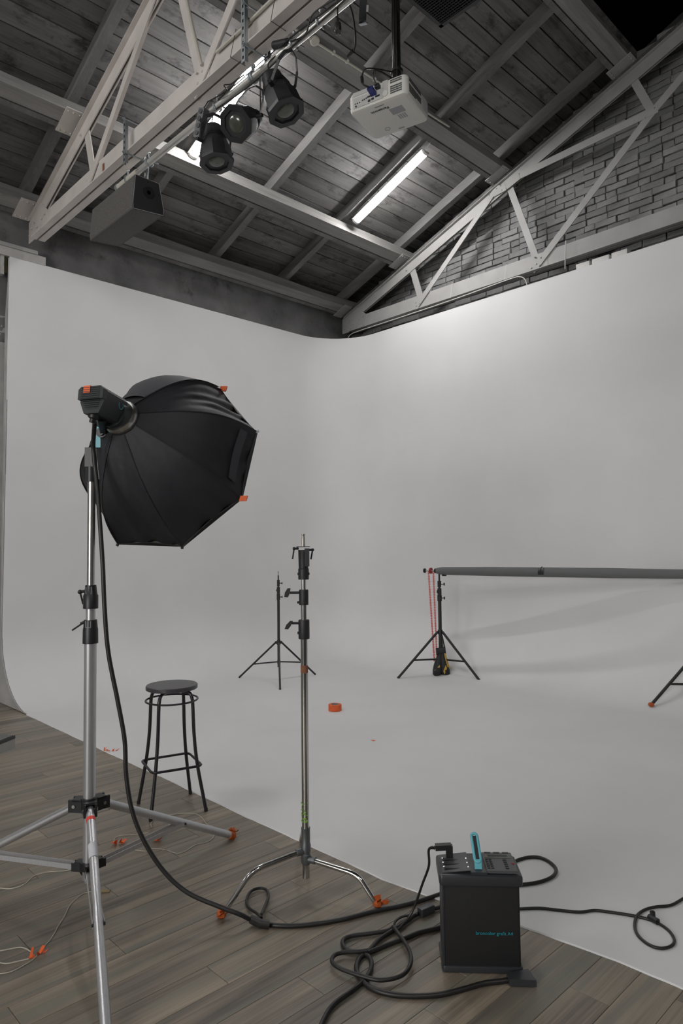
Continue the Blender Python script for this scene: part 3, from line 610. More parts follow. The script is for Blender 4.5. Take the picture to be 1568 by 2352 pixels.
part('print_bar', MB().box(bt_+px_*.02+py_*.125, (.04, .014, .0008), (px_, py_, zz)), 'grey_print', pj_)
pc = cen+px_*.045+py_*.03+zz*HT
pole = thing('projector_pole', 'black pole wrapped with cables carrying the projector', 'pole', pc+zz*.02)
part('pole_tube', MB().tube(pc, pc+zz*3.0, .019, n=16), 'black', pole); part('mount_plate', MB().rbox(pc+zz*.012, (.16, .12, .022), .01), 'black', pole)
for k, a_ in enumerate((200, 235, 270, 300)): d_ = V((math.cos(R(a_)), math.sin(R(a_)), 0)); part('cable', MB().path([pc+d_*.027+zz*(.03+.1*j_)+d_*.003*math.sin(j_*1.7+k) for j_ in range(30)], .0075, 6), 'cable', pole)
for z_ in (.16, .62, 1.1): part('tie_band', MB().tube(pc+zz*z_-V((0.004, .004, 0)), pc+zz*(z_+.015)-V((.004, .004, 0)), .038, n=14), 'black', pole)
vg = thing('video_cable', 'black video cable with a blue plug in the projector connector panel', 'cable', fr-px_*.03)
q = fr-px_*.018-zz*.004
part('blue_plug', MB().bar(q-py_*.055+zz*.012, q+py_*.004, .036, .016, side=px_), 'blue', vg)
part('cord', MB().path(cr([q-py_*.055+zz*.012, q-py_*.08+zz*.03-px_*.03, q-py_*.06+zz*.10-px_*.045, q-py_*.03+zz*.15-px_*.02, pc+zz*.14-py_*.04], 8), .005, 7), 'cable', vg)
part('ferrite', MB().tube(q-py_*.078+zz*.045-px_*.035, q-py_*.066+zz*.085-px_*.045, .010, n=10), 'black', vg)
pw_ = thing('projector_power_cord', 'black power cord plugged into the top of the projector connector panel', 'cable', fr+px_*.0+zz*.03)
q2 = fr+px_*.012+zz*.028
part('plug', MB().rbox(q2-py_*.014, (.03, .03, .022), .005, (px_, py_, zz)), 'black', pw_); part('cord', MB().path(cr([q2-py_*.03, q2-py_*.045+zz*.05-px_*.01, q2-py_*.035+zz*.085, pc+zz*.10-py_*.03], 8), .0045, 7), 'cable', pw_)
# ------------------------------------------------------------------ conduit and mesh box under the roof
cd = thing('conduit_run', 'thin ivory conduit clipped along the upper purlin with a round junction box', 'conduit', (-4.545,4.103,6.284))
part('conduit', MB().path([(-4.545,3.498,6.272), (-4.545,3.775,6.270), (-4.545,4.103,6.280), (-4.545,4.556,6.297), (-4.545,5.191,6.315), (-4.545,6.161,6.346)], .010, 8), 'conduit', cd)
jc = V((-4.545,4.114,6.294)); part('junction_box', MB().lathe(jc, -EN, [(0, .045), (.02, .045), (.026, .038)], 16), 'conduit', cd)
for p in ((-4.545,4.358,6.297), (-4.545,4.539,6.301), (-4.545,4.927,6.309)): part('clip', MB().box(p, (.04, .015, .02), (ES, V((0, 1, 0)), EN)), 'white', cd)
gb = thing('mesh_box', 'black box with a wire mesh underside hanging at the top edge', 'box', (-2.05, 2.9, 4.9))
x0, y1, zb = -2.49, 3.31, 4.8
part('frame', MB().box((x0+.012, y1-.40, zb+.05), (.024, .8, .1)).box((x0+.4, y1-.012, zb+.05), (.8, .024, .1)).box((x0+.788, y1-.4, zb+.05), (.024, .8, .1)).box((x0+.4, y1-.788, zb+.05), (.8, .024, .1)), 'black', gb)
part('back_panel', MB().box((x0+.4, y1-.4, zb+.09), (.78, .78, .01)), 'void', gb); mb = MB(); k = 0
while k*.018 < .75: mb.box((x0+.03+k*.018, y1-.4, zb+.006), (.0045, .77, .003)); mb.box((x0+.4, y1-.03-k*.018, zb+.003), (.77, .0045, .003)); k += 1
part('wire_mesh', mb, 'spk', gb)

# ------------------------------------------------------------------ heavy aluminium light stand (left)
SX, SY = -3.115, 1.384
ls = thing('light_stand', 'tall aluminium wind up light stand carrying the softbox, left foreground', 'light stand', (SX, SY, 0))
def pS(z, dx=0, dy=0): return V((SX+dx, SY+dy, z))
part('lower_tube', MB().tube(pS(.10), pS(1.18), .0275, n=24), 'alu', ls); part('middle_tube', MB().tube(pS(1.18), pS(1.35), .0215, n=24), 'alu', ls); part('upper_tube', MB().tube(pS(1.35), pS(1.93), .0175, n=24), 'chrome_b', ls)
part('lower_collar', MB().lathe(pS(1.165), zz, [(0, .035), (.065, .034), (.072, .032), (.108, .029)], 24), 'black', ls); part('upper_collar', MB().lathe(pS(1.325), zz, [(0, .034), (.06, .034), (.066, .030), (.108, .0245)], 24), 'black', ls)
cl_ = V((-.719, -.695, 0)); rr_ = V((.695, -.719, 0)); rr_ = V((.6951, .7189, 0)); bk = V((.719, -.695, 0))    # picture right (rr_) and towards the viewer (bk)
part('lower_lever', MB().tube(pS(1.262)-rr_*.03, pS(1.225)-rr_*.085, .004, n=8).tube(pS(1.262)-rr_*.03, pS(1.255)-rr_*.045, .007, n=8), 'black', ls)
part('upper_lever', MB().tube(pS(1.405)-rr_*.025, pS(1.403)-rr_*.05, .007, n=8).sphere(pS(1.402)-rr_*.05, .011, 10, 6).tube(pS(1.402)-rr_*.05, pS(1.345)-rr_*.035, .0045, n=8), 'black', ls)
mb = MB()
for z0, s_ in ((1.240, .031), (1.395, .027)):
    mb.path([pS(z0+.03)+bk*s_+rr_*-.012, pS(z0)+bk*s_+rr_*-.012, pS(z0)+bk*s_+rr_*.012, pS(z0+.03)+bk*s_+rr_*.012], .0012, 4)
part('collar_line', mb, 'sticker', ls)
part('top_collar', MB().tube(pS(1.915), pS(1.985), .026, n=20), 'black', ls); part('top_bracket', MB().box(pS(2.03)+bk*.0, (.05, .045, .09), (rr_, bk, zz)), 'black', ls)
part('bracket_rod', MB().tube(pS(1.985)+rr_*.028+bk*.02, pS(2.07)+rr_*.028+bk*.02, .003, n=8), 'brass', ls); part('side_bracket', MB().box(pS(2.0)+rr_*.033, (.022, .04, .15), (rr_, bk, zz)), 'black', ls)
# leg hubs
fq = V((-2.184,1.035,0.015)); angs = [math.atan2(2.237-SY, -3.202+3.115), math.atan2(fq.y-SY, fq.x-SX), R(218)]
feet = [V((-3.202, 2.237, .015)), V((-2.184,1.035,0.015)), V((SX+.87*math.cos(R(218)), SY+.87*math.sin(R(218)), .015))]
hub = MB().lathe(pS(.415), zz, [(0, .038), (.05, .038)], 20); hub2 = MB().lathe(pS(.145), zz, [(0, .038), (.035, .038)], 20)
for a_ in angs:
    d_ = V((math.cos(a_), math.sin(a_), 0)); s_ = V((-d_.y, d_.x, 0))
    hub.box(pS(.43)+d_*.05+s_*.024, (.075, .01, .055), (d_, s_, zz)).box(pS(.43)+d_*.05-s_*.024, (.075, .01, .055), (d_, s_, zz)).box(pS(.455)+d_*.04, (.06, .058, .01), (d_, s_, zz))
    hub2.box(pS(.155)+d_*.045+s_*.016, (.06, .007, .036), (d_, s_, zz)).box(pS(.155)+d_*.045-s_*.016, (.06, .007, .036), (d_, s_, zz)).box(pS(.175)+d_*.035, (.05, .038, .008), (d_, s_, zz))
part('upper_hub', hub, 'black', ls); part('lower_hub', hub2, 'black', ls)
part('column_foot', MB().tube(pS(.085), pS(.15), .02, n=16), 'alu', ls)
for k, (a_, ft) in enumerate(zip(angs, feet)):
    d_ = V((math.cos(a_), math.sin(a_), 0)); s_ = V((-d_.y, d_.x, 0)); top = pS(.43)+d_*.055
    if k == 1: m_ = top.lerp(ft, .5)+zz*.004; lg = part('leg', MB().path([top, top.lerp(ft, .44)-zz*.002, m_, top.lerp(ft, .56)-zz*.002, ft], [.0185, .0185, .016, .0185, .0185], 16), 'alu', ls)
    else: lg = part('leg', MB().tube(top, ft, .019, n=18), 'alu', ls)
    if k == 1:
        u_ = (ft-top).normalized(); part('red_tape_band', MB().tube(top+u_*.06, top+u_*.078, .0195, n=18), 'redtape', lg)
        q_ = top+u_*.21; part('sticker', MB().tube(q_, q_+u_*.075, .0192, n=18, cap=False), 'sticker', lg)
    part('hub_bolt', MB().tube(pS(.43)+d_*.06+s_*.034, pS(.43)+d_*.06-s_*.034, .008, n=10), 'chrome', ls)
    mid = top.lerp(ft, .58); lo = pS(.155)+d_*.06
    for e_ in (-1, 1): part('brace', MB().bar(lo+s_*.017*e_, mid+s_*.021*e_, .003, .021, side=s_), 'alu', ls)
    part('brace_bolt', MB().tube(mid+s_*.025, mid-s_*.025, .006, n=8), 'black', ls)
    if k < 2:
        mb = MB(); rnd = random.Random(k+40); u_ = (ft-top).normalized(); mb.tube(ft-u_*.03, ft+u_*.004, .0215, n=14)
        for j_ in range(5): d2 = V((rnd.uniform(-1, 1), rnd.uniform(-1, 1), rnd.uniform(0, .5))).normalized(); c_ = ft+V((0, 0, .012)); mb.ext([c_, c_+d2*.035, c_+d2*.03+V((.004, .012, .012)), c_+V((.01, .01, .01))], (0.001, .001, .0015))
        part('tape_wrap', mb, 'orange_d', ls)
for z_, a_ in ((.40, 200), (.14, 205)): d_ = V((math.cos(R(a_)), math.sin(R(a_)), 0)); part('locking_lever', MB().tube(pS(z_)+d_*.05, pS(z_)+d_*.07, .012, n=10).tube(pS(z_)+d_*.065, pS(z_-.045)+d_*.09+rr_*.05, .005, n=8), 'black' if z_ < .2 else 'galv', ls)

# ------------------------------------------------------------------ softbox and flash head
A0, B0 = V((-2.916, 1.436, 2.191)), V((-3.105, 1.800, 2.025))
vs = [V(p) for p in ((-3.001,2.037,2.427), (-2.735,2.062,2.177), (-2.686,1.933,1.839), (-2.882,1.726,1.609), (-3.209,1.563,1.624), (-3.475,1.539,1.873), (-3.525,1.667,2.212), (-3.328,1.874,2.441))]
ax = (B0-A0).normalized()
sf = thing('softbox', 'black octagonal softbox seen from behind, mounted on the left light stand', 'softbox', A0)
RG = .072
def rib(k, t, sag=0):
    v_ = vs[k % 8]; r0 = (v_-B0).normalized(); a = A0+r0*RG; p = a.lerp(v_, t); out = math.sin(math.pi*min(t, 1))
    return p+r0*.075*out-ax*.035*out
for k in range(8):
    mb = MB(); n1, n2 = 18, 24; p = []
    for i_ in range(n1+1):
        t = i_/n1; a, b = rib(k, t), rib(k+1, t)
        for j_ in range(n2+1):
            s_ = j_/n2; q = a.lerp(b, s_); inw = (A0+ax*(q-A0).dot(ax)-q); dd = inw.normalized()
            fold = .010*noise.noise(V((s_*6+k*3, t*3.0, k)))+(.011*math.sin(s_*26+t*2)*t*math.sin(math.pi*s_) if k in (0,) else 0)+.004*math.sin((s_+t)*14+k*2)*math.sin(math.pi*s_)*t
            p.append(q+dd*(.055*4*s_*(1-s_)*t*(1.15-t*.55)*.55+fold*t))
    f = [(i_*(n2+1)+j_, i_*(n2+1)+j_+1, (i_+1)*(n2+1)+j_+1, (i_+1)*(n2+1)+j_) for i_ in range(n1) for j_ in range(n2)]
    mb.add(p, f); part('panel', mb, 'fabric', sf, ang=60)
    part('rib_seam', MB().path([rib(k, t/14)*1.0+(rib(k, t/14)-B0).normalized()*.001 for t in range(15)], .0035, 6), 'fabric', sf)
for k in range(8): # front lip and rod pockets
    a, b = vs[k], vs[(k+1) % 8]; u_ = (b-a).normalized(); mid = (a+b)/2; r0 = (B0-mid).normalized()
    part('front_lip', MB().ext([a, a.lerp(b, .5)+r0*.012, b, b+ax*.018+r0*.004, a.lerp(b, .5)+r0*.016+ax*.018, a+ax*.018+r0*.004], r0*.004), 'fabric', sf)
part('diffuser', MB().ext([B0+(v_-B0)*.97+ax*.02 for v_ in vs], ax*.004), 'silver', sf)
for k, mt in ((0, 'orange'), (2, 'orange'), (1, 'galv'), (4, 'black'), (3, 'black')):
    v_ = vs[k]; r0 = (v_-B0).normalized()
    part('rod_tip', MB().tube(v_-r0*.02, v_+r0*.012, .007 if mt != 'orange' else .012, n=8) if mt != 'orange' else MB().box(v_+r0*.012, (.034, .02, .026), (rr_, bk, (zz+rr_*.3).normalized())), mt, sf)
a = rib(1, .84).lerp(rib(2, .84), .02); 
def onpanel(k, t, s_):
    q = rib(k, t).lerp(rib(k+1, t), s_); inw = (A0+ax*(q-A0).dot(ax)-q).normalized(); return q+inw*(.055*4*s_*(1-s_)*t*(1.15-t*.55)*.55-.013)
mb = MB(); p = []
for i_ in range(9): s_ = .10+.78*i_/8; p += [onpanel(1, .80, s_), onpanel(1, .885, s_)]
mb.add(p, [(2*i_+2, 2*i_+3, 2*i_+1, 2*i_) for i_ in range(8)]); part('hook_tape_strip', mb, 'velcro', sf, label='charcoal hook tape strip')
# loose flap over the upper left panels
mb = MB(); p = []
for i_ in range(11):
    t = .10+.85*i_/10; a, b = rib(7, t), rib(8, t); 
    for j_ in range(7): s_ = j_/6; q = a.lerp(b, s_); r0 = (q-(A0+ax*(q-A0).dot(ax))).normalized(); p.append(q+r0*(.012+.035*math.sin(math.pi*s_)*math.sin(math.pi*t)))
mb.add(p, [(i_*7+j_, i_*7+j_+1, i_*7+j_+8, i_*7+j_+7) for i_ in range(10) for j_ in range(6)]); o = part('loose_flap', mb, 'fabric_g', sf, ang=60, label='grey side of a loose fabric flap')
part('speed_ring', MB().lathe(A0-ax*.03, ax, [(0, .078), (.012, .084), (.035, .084), (.045, .078)], 28), 'chrome_b', sf, label='metal speed ring')
# flash head
H1 = A0-ax*.02; H0 = V((-2.800,1.236,2.227)); hd = (H1-H0).normalized(); hs = hd.cross(zz).normalized(); hu = hs.cross(hd)
fh = thing('flash_head', 'dark studio flash head with orange tape clamped behind the softbox', 'flash head', H0)
Lh = (H1-H0).length
def hp_(u, v_, w_): return H0+hs*u+hu*v_+hd*w_
sec = [(-.058, .0), (-.058, .050), (-.046, .062), (.046, .062), (.058, .050), (.058, .0), (.036, -.05), (-.036, -.05)]
part('housing', MB().ext([hp_(u, v_, .012) for u, v_ in sec], hd*(Lh*.80)), 'head', fh)
part('rear_cover', MB().ext([hp_(u*1.04, v_*1.04, -.004) for u, v_ in [(-.058, .008), (-.058, .050), (-.046, .062), (.046, .062), (.058, .050), (.058, .008)]], hd*.03), 'head', fh)
mb = MB()
for k in range(10): mb.box(hp_(0, .058-k*.009, -.006+(.012 if k > 5 else 0)), (.09-(max(0, k-5)*.006), .002, .004), (hs, hu, hd))
part('vent_slats', mb, 'lid', fh)
part('front_barrel', MB().lathe(H0+hd*Lh*.72, hd, [(0, .066), (Lh*.16, .068), (Lh*.2, .072), (Lh*.25, .074)], 28), 'head', fh)
part('tape_patch', MB().ext([hp_(-.034, .0665, -.006), hp_(-.001, .0665, -.006), hp_(-.001, .035, -.0065), hp_(-.034, .035, -.0065)], -hd*.0015).ext([hp_(-.034, .0652, -.007), hp_(-.001, .0652, -.007), hp_(-.001, .0652, .02), hp_(-.034, .0652, .02)], hu*.0015), 'orange', fh, label='orange tape')
part('power_mark', MB().path([hp_(.0595, .02, Lh*.62)+hd*.016*math.cos(R(a))+hu*.016*math.sin(R(a)) for a in range(-215, 60, 20)], .0014, 5), 'cyan', fh)
part('side_rail', MB().bar(hp_(.04, .064, .02), hp_(.04, .064, Lh*.9), .006, .006, side=hs), 'sticker', fh)
TB = V((SX, SY, 2.07))+rr_*.036+bk*.03
pv = TB+zz*.065+rr_*.035
part('tilt_bracket', MB().ext([TB+rr_*-.018+bk*.02, TB+rr_*.022+bk*.02, TB+rr_*.022+zz*.05+bk*.02, TB+rr_*.028+zz*.075+bk*.02, TB+rr_*.012+zz*.095+bk*.02, TB-rr_*.012+zz*.105+bk*.02, TB-rr_*.02+zz*.08+bk*.02, TB-rr_*.012+zz*.055+bk*.02], bk*-.014), 'cyan', fh, label='turquoise tilt bracket')
part('tilt_knob', MB().tube(pv+bk*.05, pv-bk*.02, .024, n=16).tube(pv+bk*.0, pv+bk*.062, .016, n=12), 'black', fh)
part('support_arm', MB().bar(pv+bk*.015, hp_(-.01, -.045, Lh*.45), .024, .03, side=rr_).tube(pv, hp_(0, -.045, Lh*.5), .012, n=10), 'head', fh)
part('tilt_lever', MB().tube(pv+rr_*.03+bk*.03, pv+rr_*.06+zz*.085+bk*.03, .008, n=8), 'black', fh)
part('cable_gland', MB().lathe(hp_(-.012, -.045, .05), -hu*.9-hs*.2, [(0, .026), (.016, .022), (.02, .013), (.035, .012)], 14), 'black', fh)

# ------------------------------------------------------------------ steel C stand (centre)
CX, CY = -2.479, 2.141
cs = thing('century_stand', 'chrome century stand with black collars at the centre of the view', 'light stand', (CX, CY, 0))
def pC(z): return V((CX, CY, z))
zc = lambda y: y
part('lower_tube', MB().tube(pC(0.063), pC(1.180), .0170, n=24), 'chrome', cs)
part('middle_tube', MB().tube(pC(1.167), pC(1.344), .0142, n=24), 'chrome', cs)
part('upper_tube', MB().tube(pC(1.303), pC(1.467), .0112, n=24), 'chrome', cs)
part('lower_collar', MB().lathe(pC(1.165), zz, [(0, .0255), (.003, .0265), (.085, .0265), (.09, .025)], 20), 'blackm', cs)
part('upper_collar', MB().lathe(pC(1.325), zz, [(0, .022), (.003, .0225), (.068, .0225), (.072, .021)], 20), 'blackm', cs)
part('head_socket', MB().lathe(pC(1.445), zz, [(0, .0255), (.05, .0255), (.053, .023), (.135, .0245), (.14, .026)], 20).box(pC(1.550)+rr_*.018-bk*-.018, (.022, .02, .085), (rr_, bk, zz)), 'blackm', cs)
part('top_plate', MB().box(pC(1.600), (.062, .05, .004), (rr_, bk, zz)), 'black', cs); part('spigot', MB().lathe(pC(1.600), zz, [(0, .0078), (.045, .0078), (.048, .0068), (.052, .0068), (.055, .0078), (.061, .0078)], 14), 'brass', cs)
for (y_, L_, tilt) in ((1361, .045, 0), (1431, .04, .014)):
    z_ = {1361: 1.383, 1431: 1.239}[y_]; k0 = pC(z_)-rr_*.02
    kn = part('clamp_screw', MB().tube(k0+rr_*.012, k0-rr_*L_, .0065, n=10), 'black', cs)
    q_ = k0-rr_*(L_+.006)-zz*tilt*.6; u_ = (zz+rr_*(.25+tilt*20)).normalized(); mb = MB()
    mb.ext([q_+u_*.022+rr_*.004, q_+u_*.022-rr_*.010, q_-rr_*.018+u_*.002, q_-u_*.02-rr_*.016, q_-u_*.022+rr_*.002, q_+rr_*.006-u_*.006], bk*.012); part('wing_knob', mb, 'black', cs)
    part('stop_bolt', MB().tube(pC(z_-.046)-rr_*.016, pC(z_-.046)-rr_*.031, .0065, n=10), 'black', cs)
for s_, z_, dl in ((-1, 1.592, .05), (1, 1.585, .045)):
    q_ = pC(z_)+rr_*.022*s_; part('tee_handle', MB().tube(q_, q_+rr_*.020*s_, .0055, n=8).sphere(q_+rr_*.022*s_, .0078, 8, 6).tube(q_+rr_*.022*s_, q_+rr_*(.022*s_-.008)-zz*dl, .0038, n=8), 'black', cs)
for s_ in (-1, 1): part('grub_screw', MB().tube(pC(1.472)+rr_*.02*s_, pC(1.472)+rr_*.0285*s_, .006, n=8), 'black', cs)
part('leg_boss', MB().lathe(pC(0.123), zz, [(0, .018), (.012, .0235), (.046, .0235), (.049, .021), (.056, .021), (.059, .0235), (.090, .0235), (.098, .0205), (.160, .0205), (.163, .0215), (.168, .0215)], 18), 'steel_d', cs)
fl_, fr_ = V((-2.562, 1.728, .01)), V((-2.145, 2.267, .01)); bkf = V((CX-.42, CY+.33, .01))
n1_ = V((-2.535,1.864,0.211)); 
def cleg(ft, hz, bend, bz, nm='leg'):
    c_ = pC(hz); h = V((ft.x-CX, ft.y-CY, 0)); dn = h.normalized(); b_ = c_+h*bend; b_.z = bz
    st_ = c_+dn*.025; q1 = b_.lerp(st_, .22); q2 = b_.lerp(ft, .26); pts = [st_]+[q1*(1-t)**2+b_*2*t*(1-t)+q2*t*t for t in [j/8 for j in range(9)]]+[ft]
    lg = part(nm, MB().path(pts, .0120, 16), 'chrome', cs); part('leg_socket', MB().tube(c_, c_+dn*.05, .0165, n=14), 'steel_d', lg); return lg
cleg(fl_, 0.186, .66, .165); cleg(fr_, 0.148, .74, .125); cleg(bkf, 0.168, .62, .14)
for ft, sd in ((fl_, 1), (fr_, 2)):
    mb = MB(); rnd = random.Random(sd); mb.sphere(ft+V((0, 0, .008)), .021, 7, 5, (1.2, 1, .8))
    for j_ in range(6): d2 = V((rnd.uniform(-1, 1), rnd.uniform(-1, 1), rnd.uniform(.1, .9))).normalized(); mb.ext([ft, ft+d2*.044, ft+d2*.036+V((.012, .016, .012)), ft+V((.012, .008, .02))], (.001, .001, .001))
    part('tape_wrap', mb, 'orange_d', cs, label='torn orange tape')
z_ = 0.361; mb = MB(); rnd = random.Random(9)
for j_ in range(46): a_ = R(rnd.uniform(200, 350)); c_ = pC(z_+rnd.uniform(-.042, .048))+V((math.cos(a_-.0)*.0172, math.sin(a_)*.0172, 0)); mb.sphere(c_, rnd.uniform(.0018, .0045), 6, 4)
part('green_residue', mb, 'green', cs, label='lime green tape residue'); part('rust_band', MB().tube(pC(1.006), pC(1.041), .01725, n=24, cap=False), 'rust', cs)

# ------------------------------------------------------------------ slim black stands on the cove
def black_stand(c, feet, hubz, lowz, topz, secs, label, s=1.0, spig=True, group=None, fz=None):
    c = V((c[0], c[1], 0)); t = thing('tripod_stand', label, 'light stand', c, group)
    part('main_tube', MB().tube(c+zz*(lowz-.06), c+zz*secs[0], .0165*s, n=14), 'black', t)
    for i_, (a, b) in enumerate(zip(secs[:-1], secs[1:])):
        part('collar', MB().tube(c+zz*(a-.055), c+zz*(a+.02), (.0215-.002*i_)*s, n=14), 'black', t); part('tube_section', MB().tube(c+zz*a, c+zz*b, (.0135-.0025*i_)*s, n=12), 'black', t)
        d_ = rr_ if i_ != 1 else -rr_*.5; q = c+zz*(a-.02); part('clamp_knob', MB().tube(q+d_*.01, q+d_*.045*s, .005, n=8).tube(q+d_*.04*s, q+d_*.05*s, .014*s, n=10), 'black', t)
    if spig: part('spigot', MB().tube(c+zz*secs[-1], c+zz*topz, .006, n=10), 'brass', t)
    part('leg_collar', MB().tube(c+zz*(hubz-.025), c+zz*(hubz+.03), .023*s, n=14), 'black', t); part('brace_collar', MB().tube(c+zz*(lowz-.02), c+zz*(lowz+.02), .02*s, n=14), 'black', t)
    for f_ in feet:
        f_ = V(f_); h = V((f_.x-c.x, f_.y-c.y, 0)).normalized(); a = c+zz*hubz+h*.04
        lg = part('leg', MB().tube(a, f_, .0115*s, n=12), 'black', t); part('foot_cap', MB().sphere(f_, .0135*s, 10, 6), 'rubber', lg)
        k = 1-(lowz-.02)/hubz; part('brace', MB().tube(c+zz*lowz+h*.02, a.lerp(f_, .62), .0085*s, n=8), 'black', t); part('hinge', MB().box(c+zz*hubz+h*.03, (.03, .014, .03), (h, V((-h.y, h.x, 0)), zz)), 'black', t)
    return t
black_stand((-6.498, 5.21), [(-6.98, 4.981, .015), (-6.075, 4.886, .015), (-6.446, 5.741, .015)], .455, .225, 1.31, [1.02, 1.10, 1.185, 1.26], 'slim black tripod stand standing bare on the white cove floor')
BX, BY = -5.27, 6.76
black_stand((BX, BY), [(-5.535, 6.276, .015), (-4.719, 6.777, .015), (-5.555, 7.18, .20)], .533, .205, 1.24, [.97, 1.05, 1.14, 1.245], 'black tripod stand under the left end of the grey paper roll', s=1.3, spig=False)
RA, RB_ = V((-5.387, 6.866, 1.285)), V((-2.568, 7.208, 1.285)); RA = V((-5.316,6.775,1.284)); RB_ = V((-2.585,7.257,1.280)); rd = (RB_-RA); rd.z = 0; RBB = RA+rd*1.16; rdn = rd.normalized()
ft2 = V((-2.744,6.765,0.044)); c2 = RA+rd*1.05; c2.z = 0
st2 = black_stand((c2.x, c2.y), [tuple(ft2), tuple(c2+V((.25, -.42, .02))), tuple(c2+V((.30, .28, .12)))], .533, .205, 1.24, [.97, 1.05, 1.14, 1.245], 'black tripod stand with an orange foot at the right edge under the paper roll', s=1.3, spig=False)
part('foot_tape', MB().sphere(ft2+V((0, 0, .004)), .027, 10, 6, (1.1, 1, .8)), 'orange_d', st2)
# paper roll
ro = thing('paper_roll', 'long roll of grey seamless background paper lying across two black stands', 'backdrop roll', RA)
pts = []; rad = []
for i_ in range(61):
    t = i_/60; pts.append(RA.lerp(RBB, t)); bulge = .004*max(0, noise.noise(V((t*7, 2, 0)))); rad.append((.047 if t > .02 else .036+.011*t/.02)+bulge+.008*math.sin(math.pi*min(1, t*1.15)))
part('paper', MB().path(pts, rad, 24), 'paper', ro, ang=60); part('core_plug', MB().tube(RA-rdn*.028, RA+rdn*.01, .03, n=16), 'black', ro)
part('axle', MB().tube(RA-rdn*.16, RA, .007, n=10), 'galv', ro); part('end_knob', MB().lathe(RA-rdn*.185, rdn, [(0, .012), (.004, .028), (.02, .03), (.03, .016)], 14), 'black', ro)
bkp = V((rdn.y, -rdn.x, 0)); tp_ = RA.lerp(RBB, .405); part('tape_strap', MB().path([tp_+rdn*.03+(bkp*math.cos(R(a_))+zz*math.sin(R(a_)))*.062 for a_ in range(-5, 96, 10)], .004, 6).add([tp_+rdn*u+bkp*.0605*math.cos(R(q))+zz*.0605*math.sin(R(q)) for q in range(-25, 61, 10) for u in (0, .065)], [(2*i_, 2*i_+1, 2*i_+3, 2*i_+2) for i_ in range(8)]), 'black', ro)
part('chain_wheel', MB().tube(RA-rdn*.095, RA-rdn*.075, .038, n=14), 'redk', ro)
for s_ in (RA+rdn*.1, RA+rd*1.05): part('cradle', MB().box(V((s_.x, s_.y, 1.235)), (.03, .05, .03)), 'black', ro)
# bead chain
cw = RA-rdn*.085; ch_ = thing('bead_chain', 'red bead chain loop hanging from the left end of the paper roll', 'chain', cw)
sd = rdn
def cpt(t):
    # loop: down one side and back up the other
    zt, zb_ = 1.28, 0.159; w0, w1 = .034, .018
    if t < .5: s_ = t*2; return cw+sd*(-w0+(w0-w1)*s_)+zz*(zt-(zt-zb_)*s_-cw.z)+rr_*.04*s_
    s_ = (t-.5)*2; return cw+sd*(w1+(w0-w1)*s_)+zz*(zb_+(zt-zb_)*s_-cw.z)+rr_*.04*(1-s_)
bead = None; nb_ = 112
mbd = MB().sphere((0, 0, 0), .014, 8, 5, (1, 1, .55)); bme = mbd.mesh('bead', 'red', ang=180)
for i_ in range(nb_):
    p = cpt((i_+.5)/nb_); o = bpy.data.objects.new('bead', bme); link(o, ch_, p)
part('cord', MB().path([cpt(i_/60) for i_ in range(61)], .003, 5), 'redk', ch_)
part('weight', MB().tube(cpt(.5)+zz*.035, cpt(.5)-zz*.02, .02, .013, n=10), 'red', ch_)
# sandbag
sbx, sby = BX-.02, BY+.02
bgp = thing('sandbag', 'black saddle sandbag with mustard straps slung on the left tripod stand', 'sandbag', (BX, BY, .0))
for s_, nm in ((-1, 0), (1, 1)):
    c_ = V((BX, BY, 0))+rr_*(.058*s_)+bk*.03; mb = MB(); n_ = 16; prof_ = [(0.008, .028, .02), (.03, .052, .045), (.08, .060, .062), (.14, .056, .058), (.20, .044, .045), (.26, .026, .030), (.31, .014, .02)]; p = []
    for h_, a_, b_2 in prof_:
        lean_ = -s_*h_*.16
        for i_ in range(n_): t = 2*math.pi*i_/n_; e_ = abs(math.cos(t))**.8*(1 if math.cos(t) > 0 else -1); p.append(c_+rr_*(a_*e_+lean_)+bk*(b_2*math.sin(t))+zz*h_)
    f = [(j_*n_+i_, j_*n_+(i_+1) % n_, (j_+1)*n_+(i_+1) % n_, (j_+1)*n_+i_) for j_ in range(len(prof_)-1) for i_ in range(n_)]+[tuple(reversed(range(n_))), tuple(range((len(prof_)-1)*n_, len(prof_)*n_))]
    mb.add(p, f); part('bag_pouch', mb, 'sand', bgp, ang=60)
    def onb(u, h_): k_ = min(range(len(prof_)), key=lambda q: abs(prof_[q][0]-h_)); return c_+rr_*(u*prof_[k_][1]-s_*h_*.16)+bk*(prof_[k_][2]*math.sqrt(max(0, 1-u*u))+.004)+zz*h_
    if s_ < 0: st_ = [onb(-.75, .055), onb(-.75, .085), onb(.15, .15), onb(.25, .125)]
    else: st_ = [onb(-.4, .03), onb(-.5, .075), onb(.25, .15), onb(.35, .11)]
    part('strap_flash', MB().ext(st_, bk*.003), 'yellow', bgp)
part('strap', MB().path([V((BX, BY, 0))+rr_*.075+bk*.09+zz*.12, V((BX, BY, 0))+rr_*.055+bk*.07+zz*.2, V((BX, BY, 0))+rr_*.035+bk*.05+zz*.30], .006, 6).path([V((BX, BY, 0))+rr_*.095+bk*.085+zz*.10, V((BX, BY, 0))+rr_*.07+bk*.07+zz*.2, V((BX, BY, 0))+rr_*.042+bk*.05+zz*.30], .005, 6), 'yellow', bgp)
part('carry_roll', MB().tube(V((BX, BY, .30))-rr_*.055+bk*.02, V((BX, BY, .31))+rr_*.055+bk*.02, .045, n=14), 'sand', bgp)
part('hanging_strap', MB().path([V((BX, BY, .33))+rr_*.055, V((BX, BY, .5))+rr_*.02], .008, 6), 'sand', bgp)

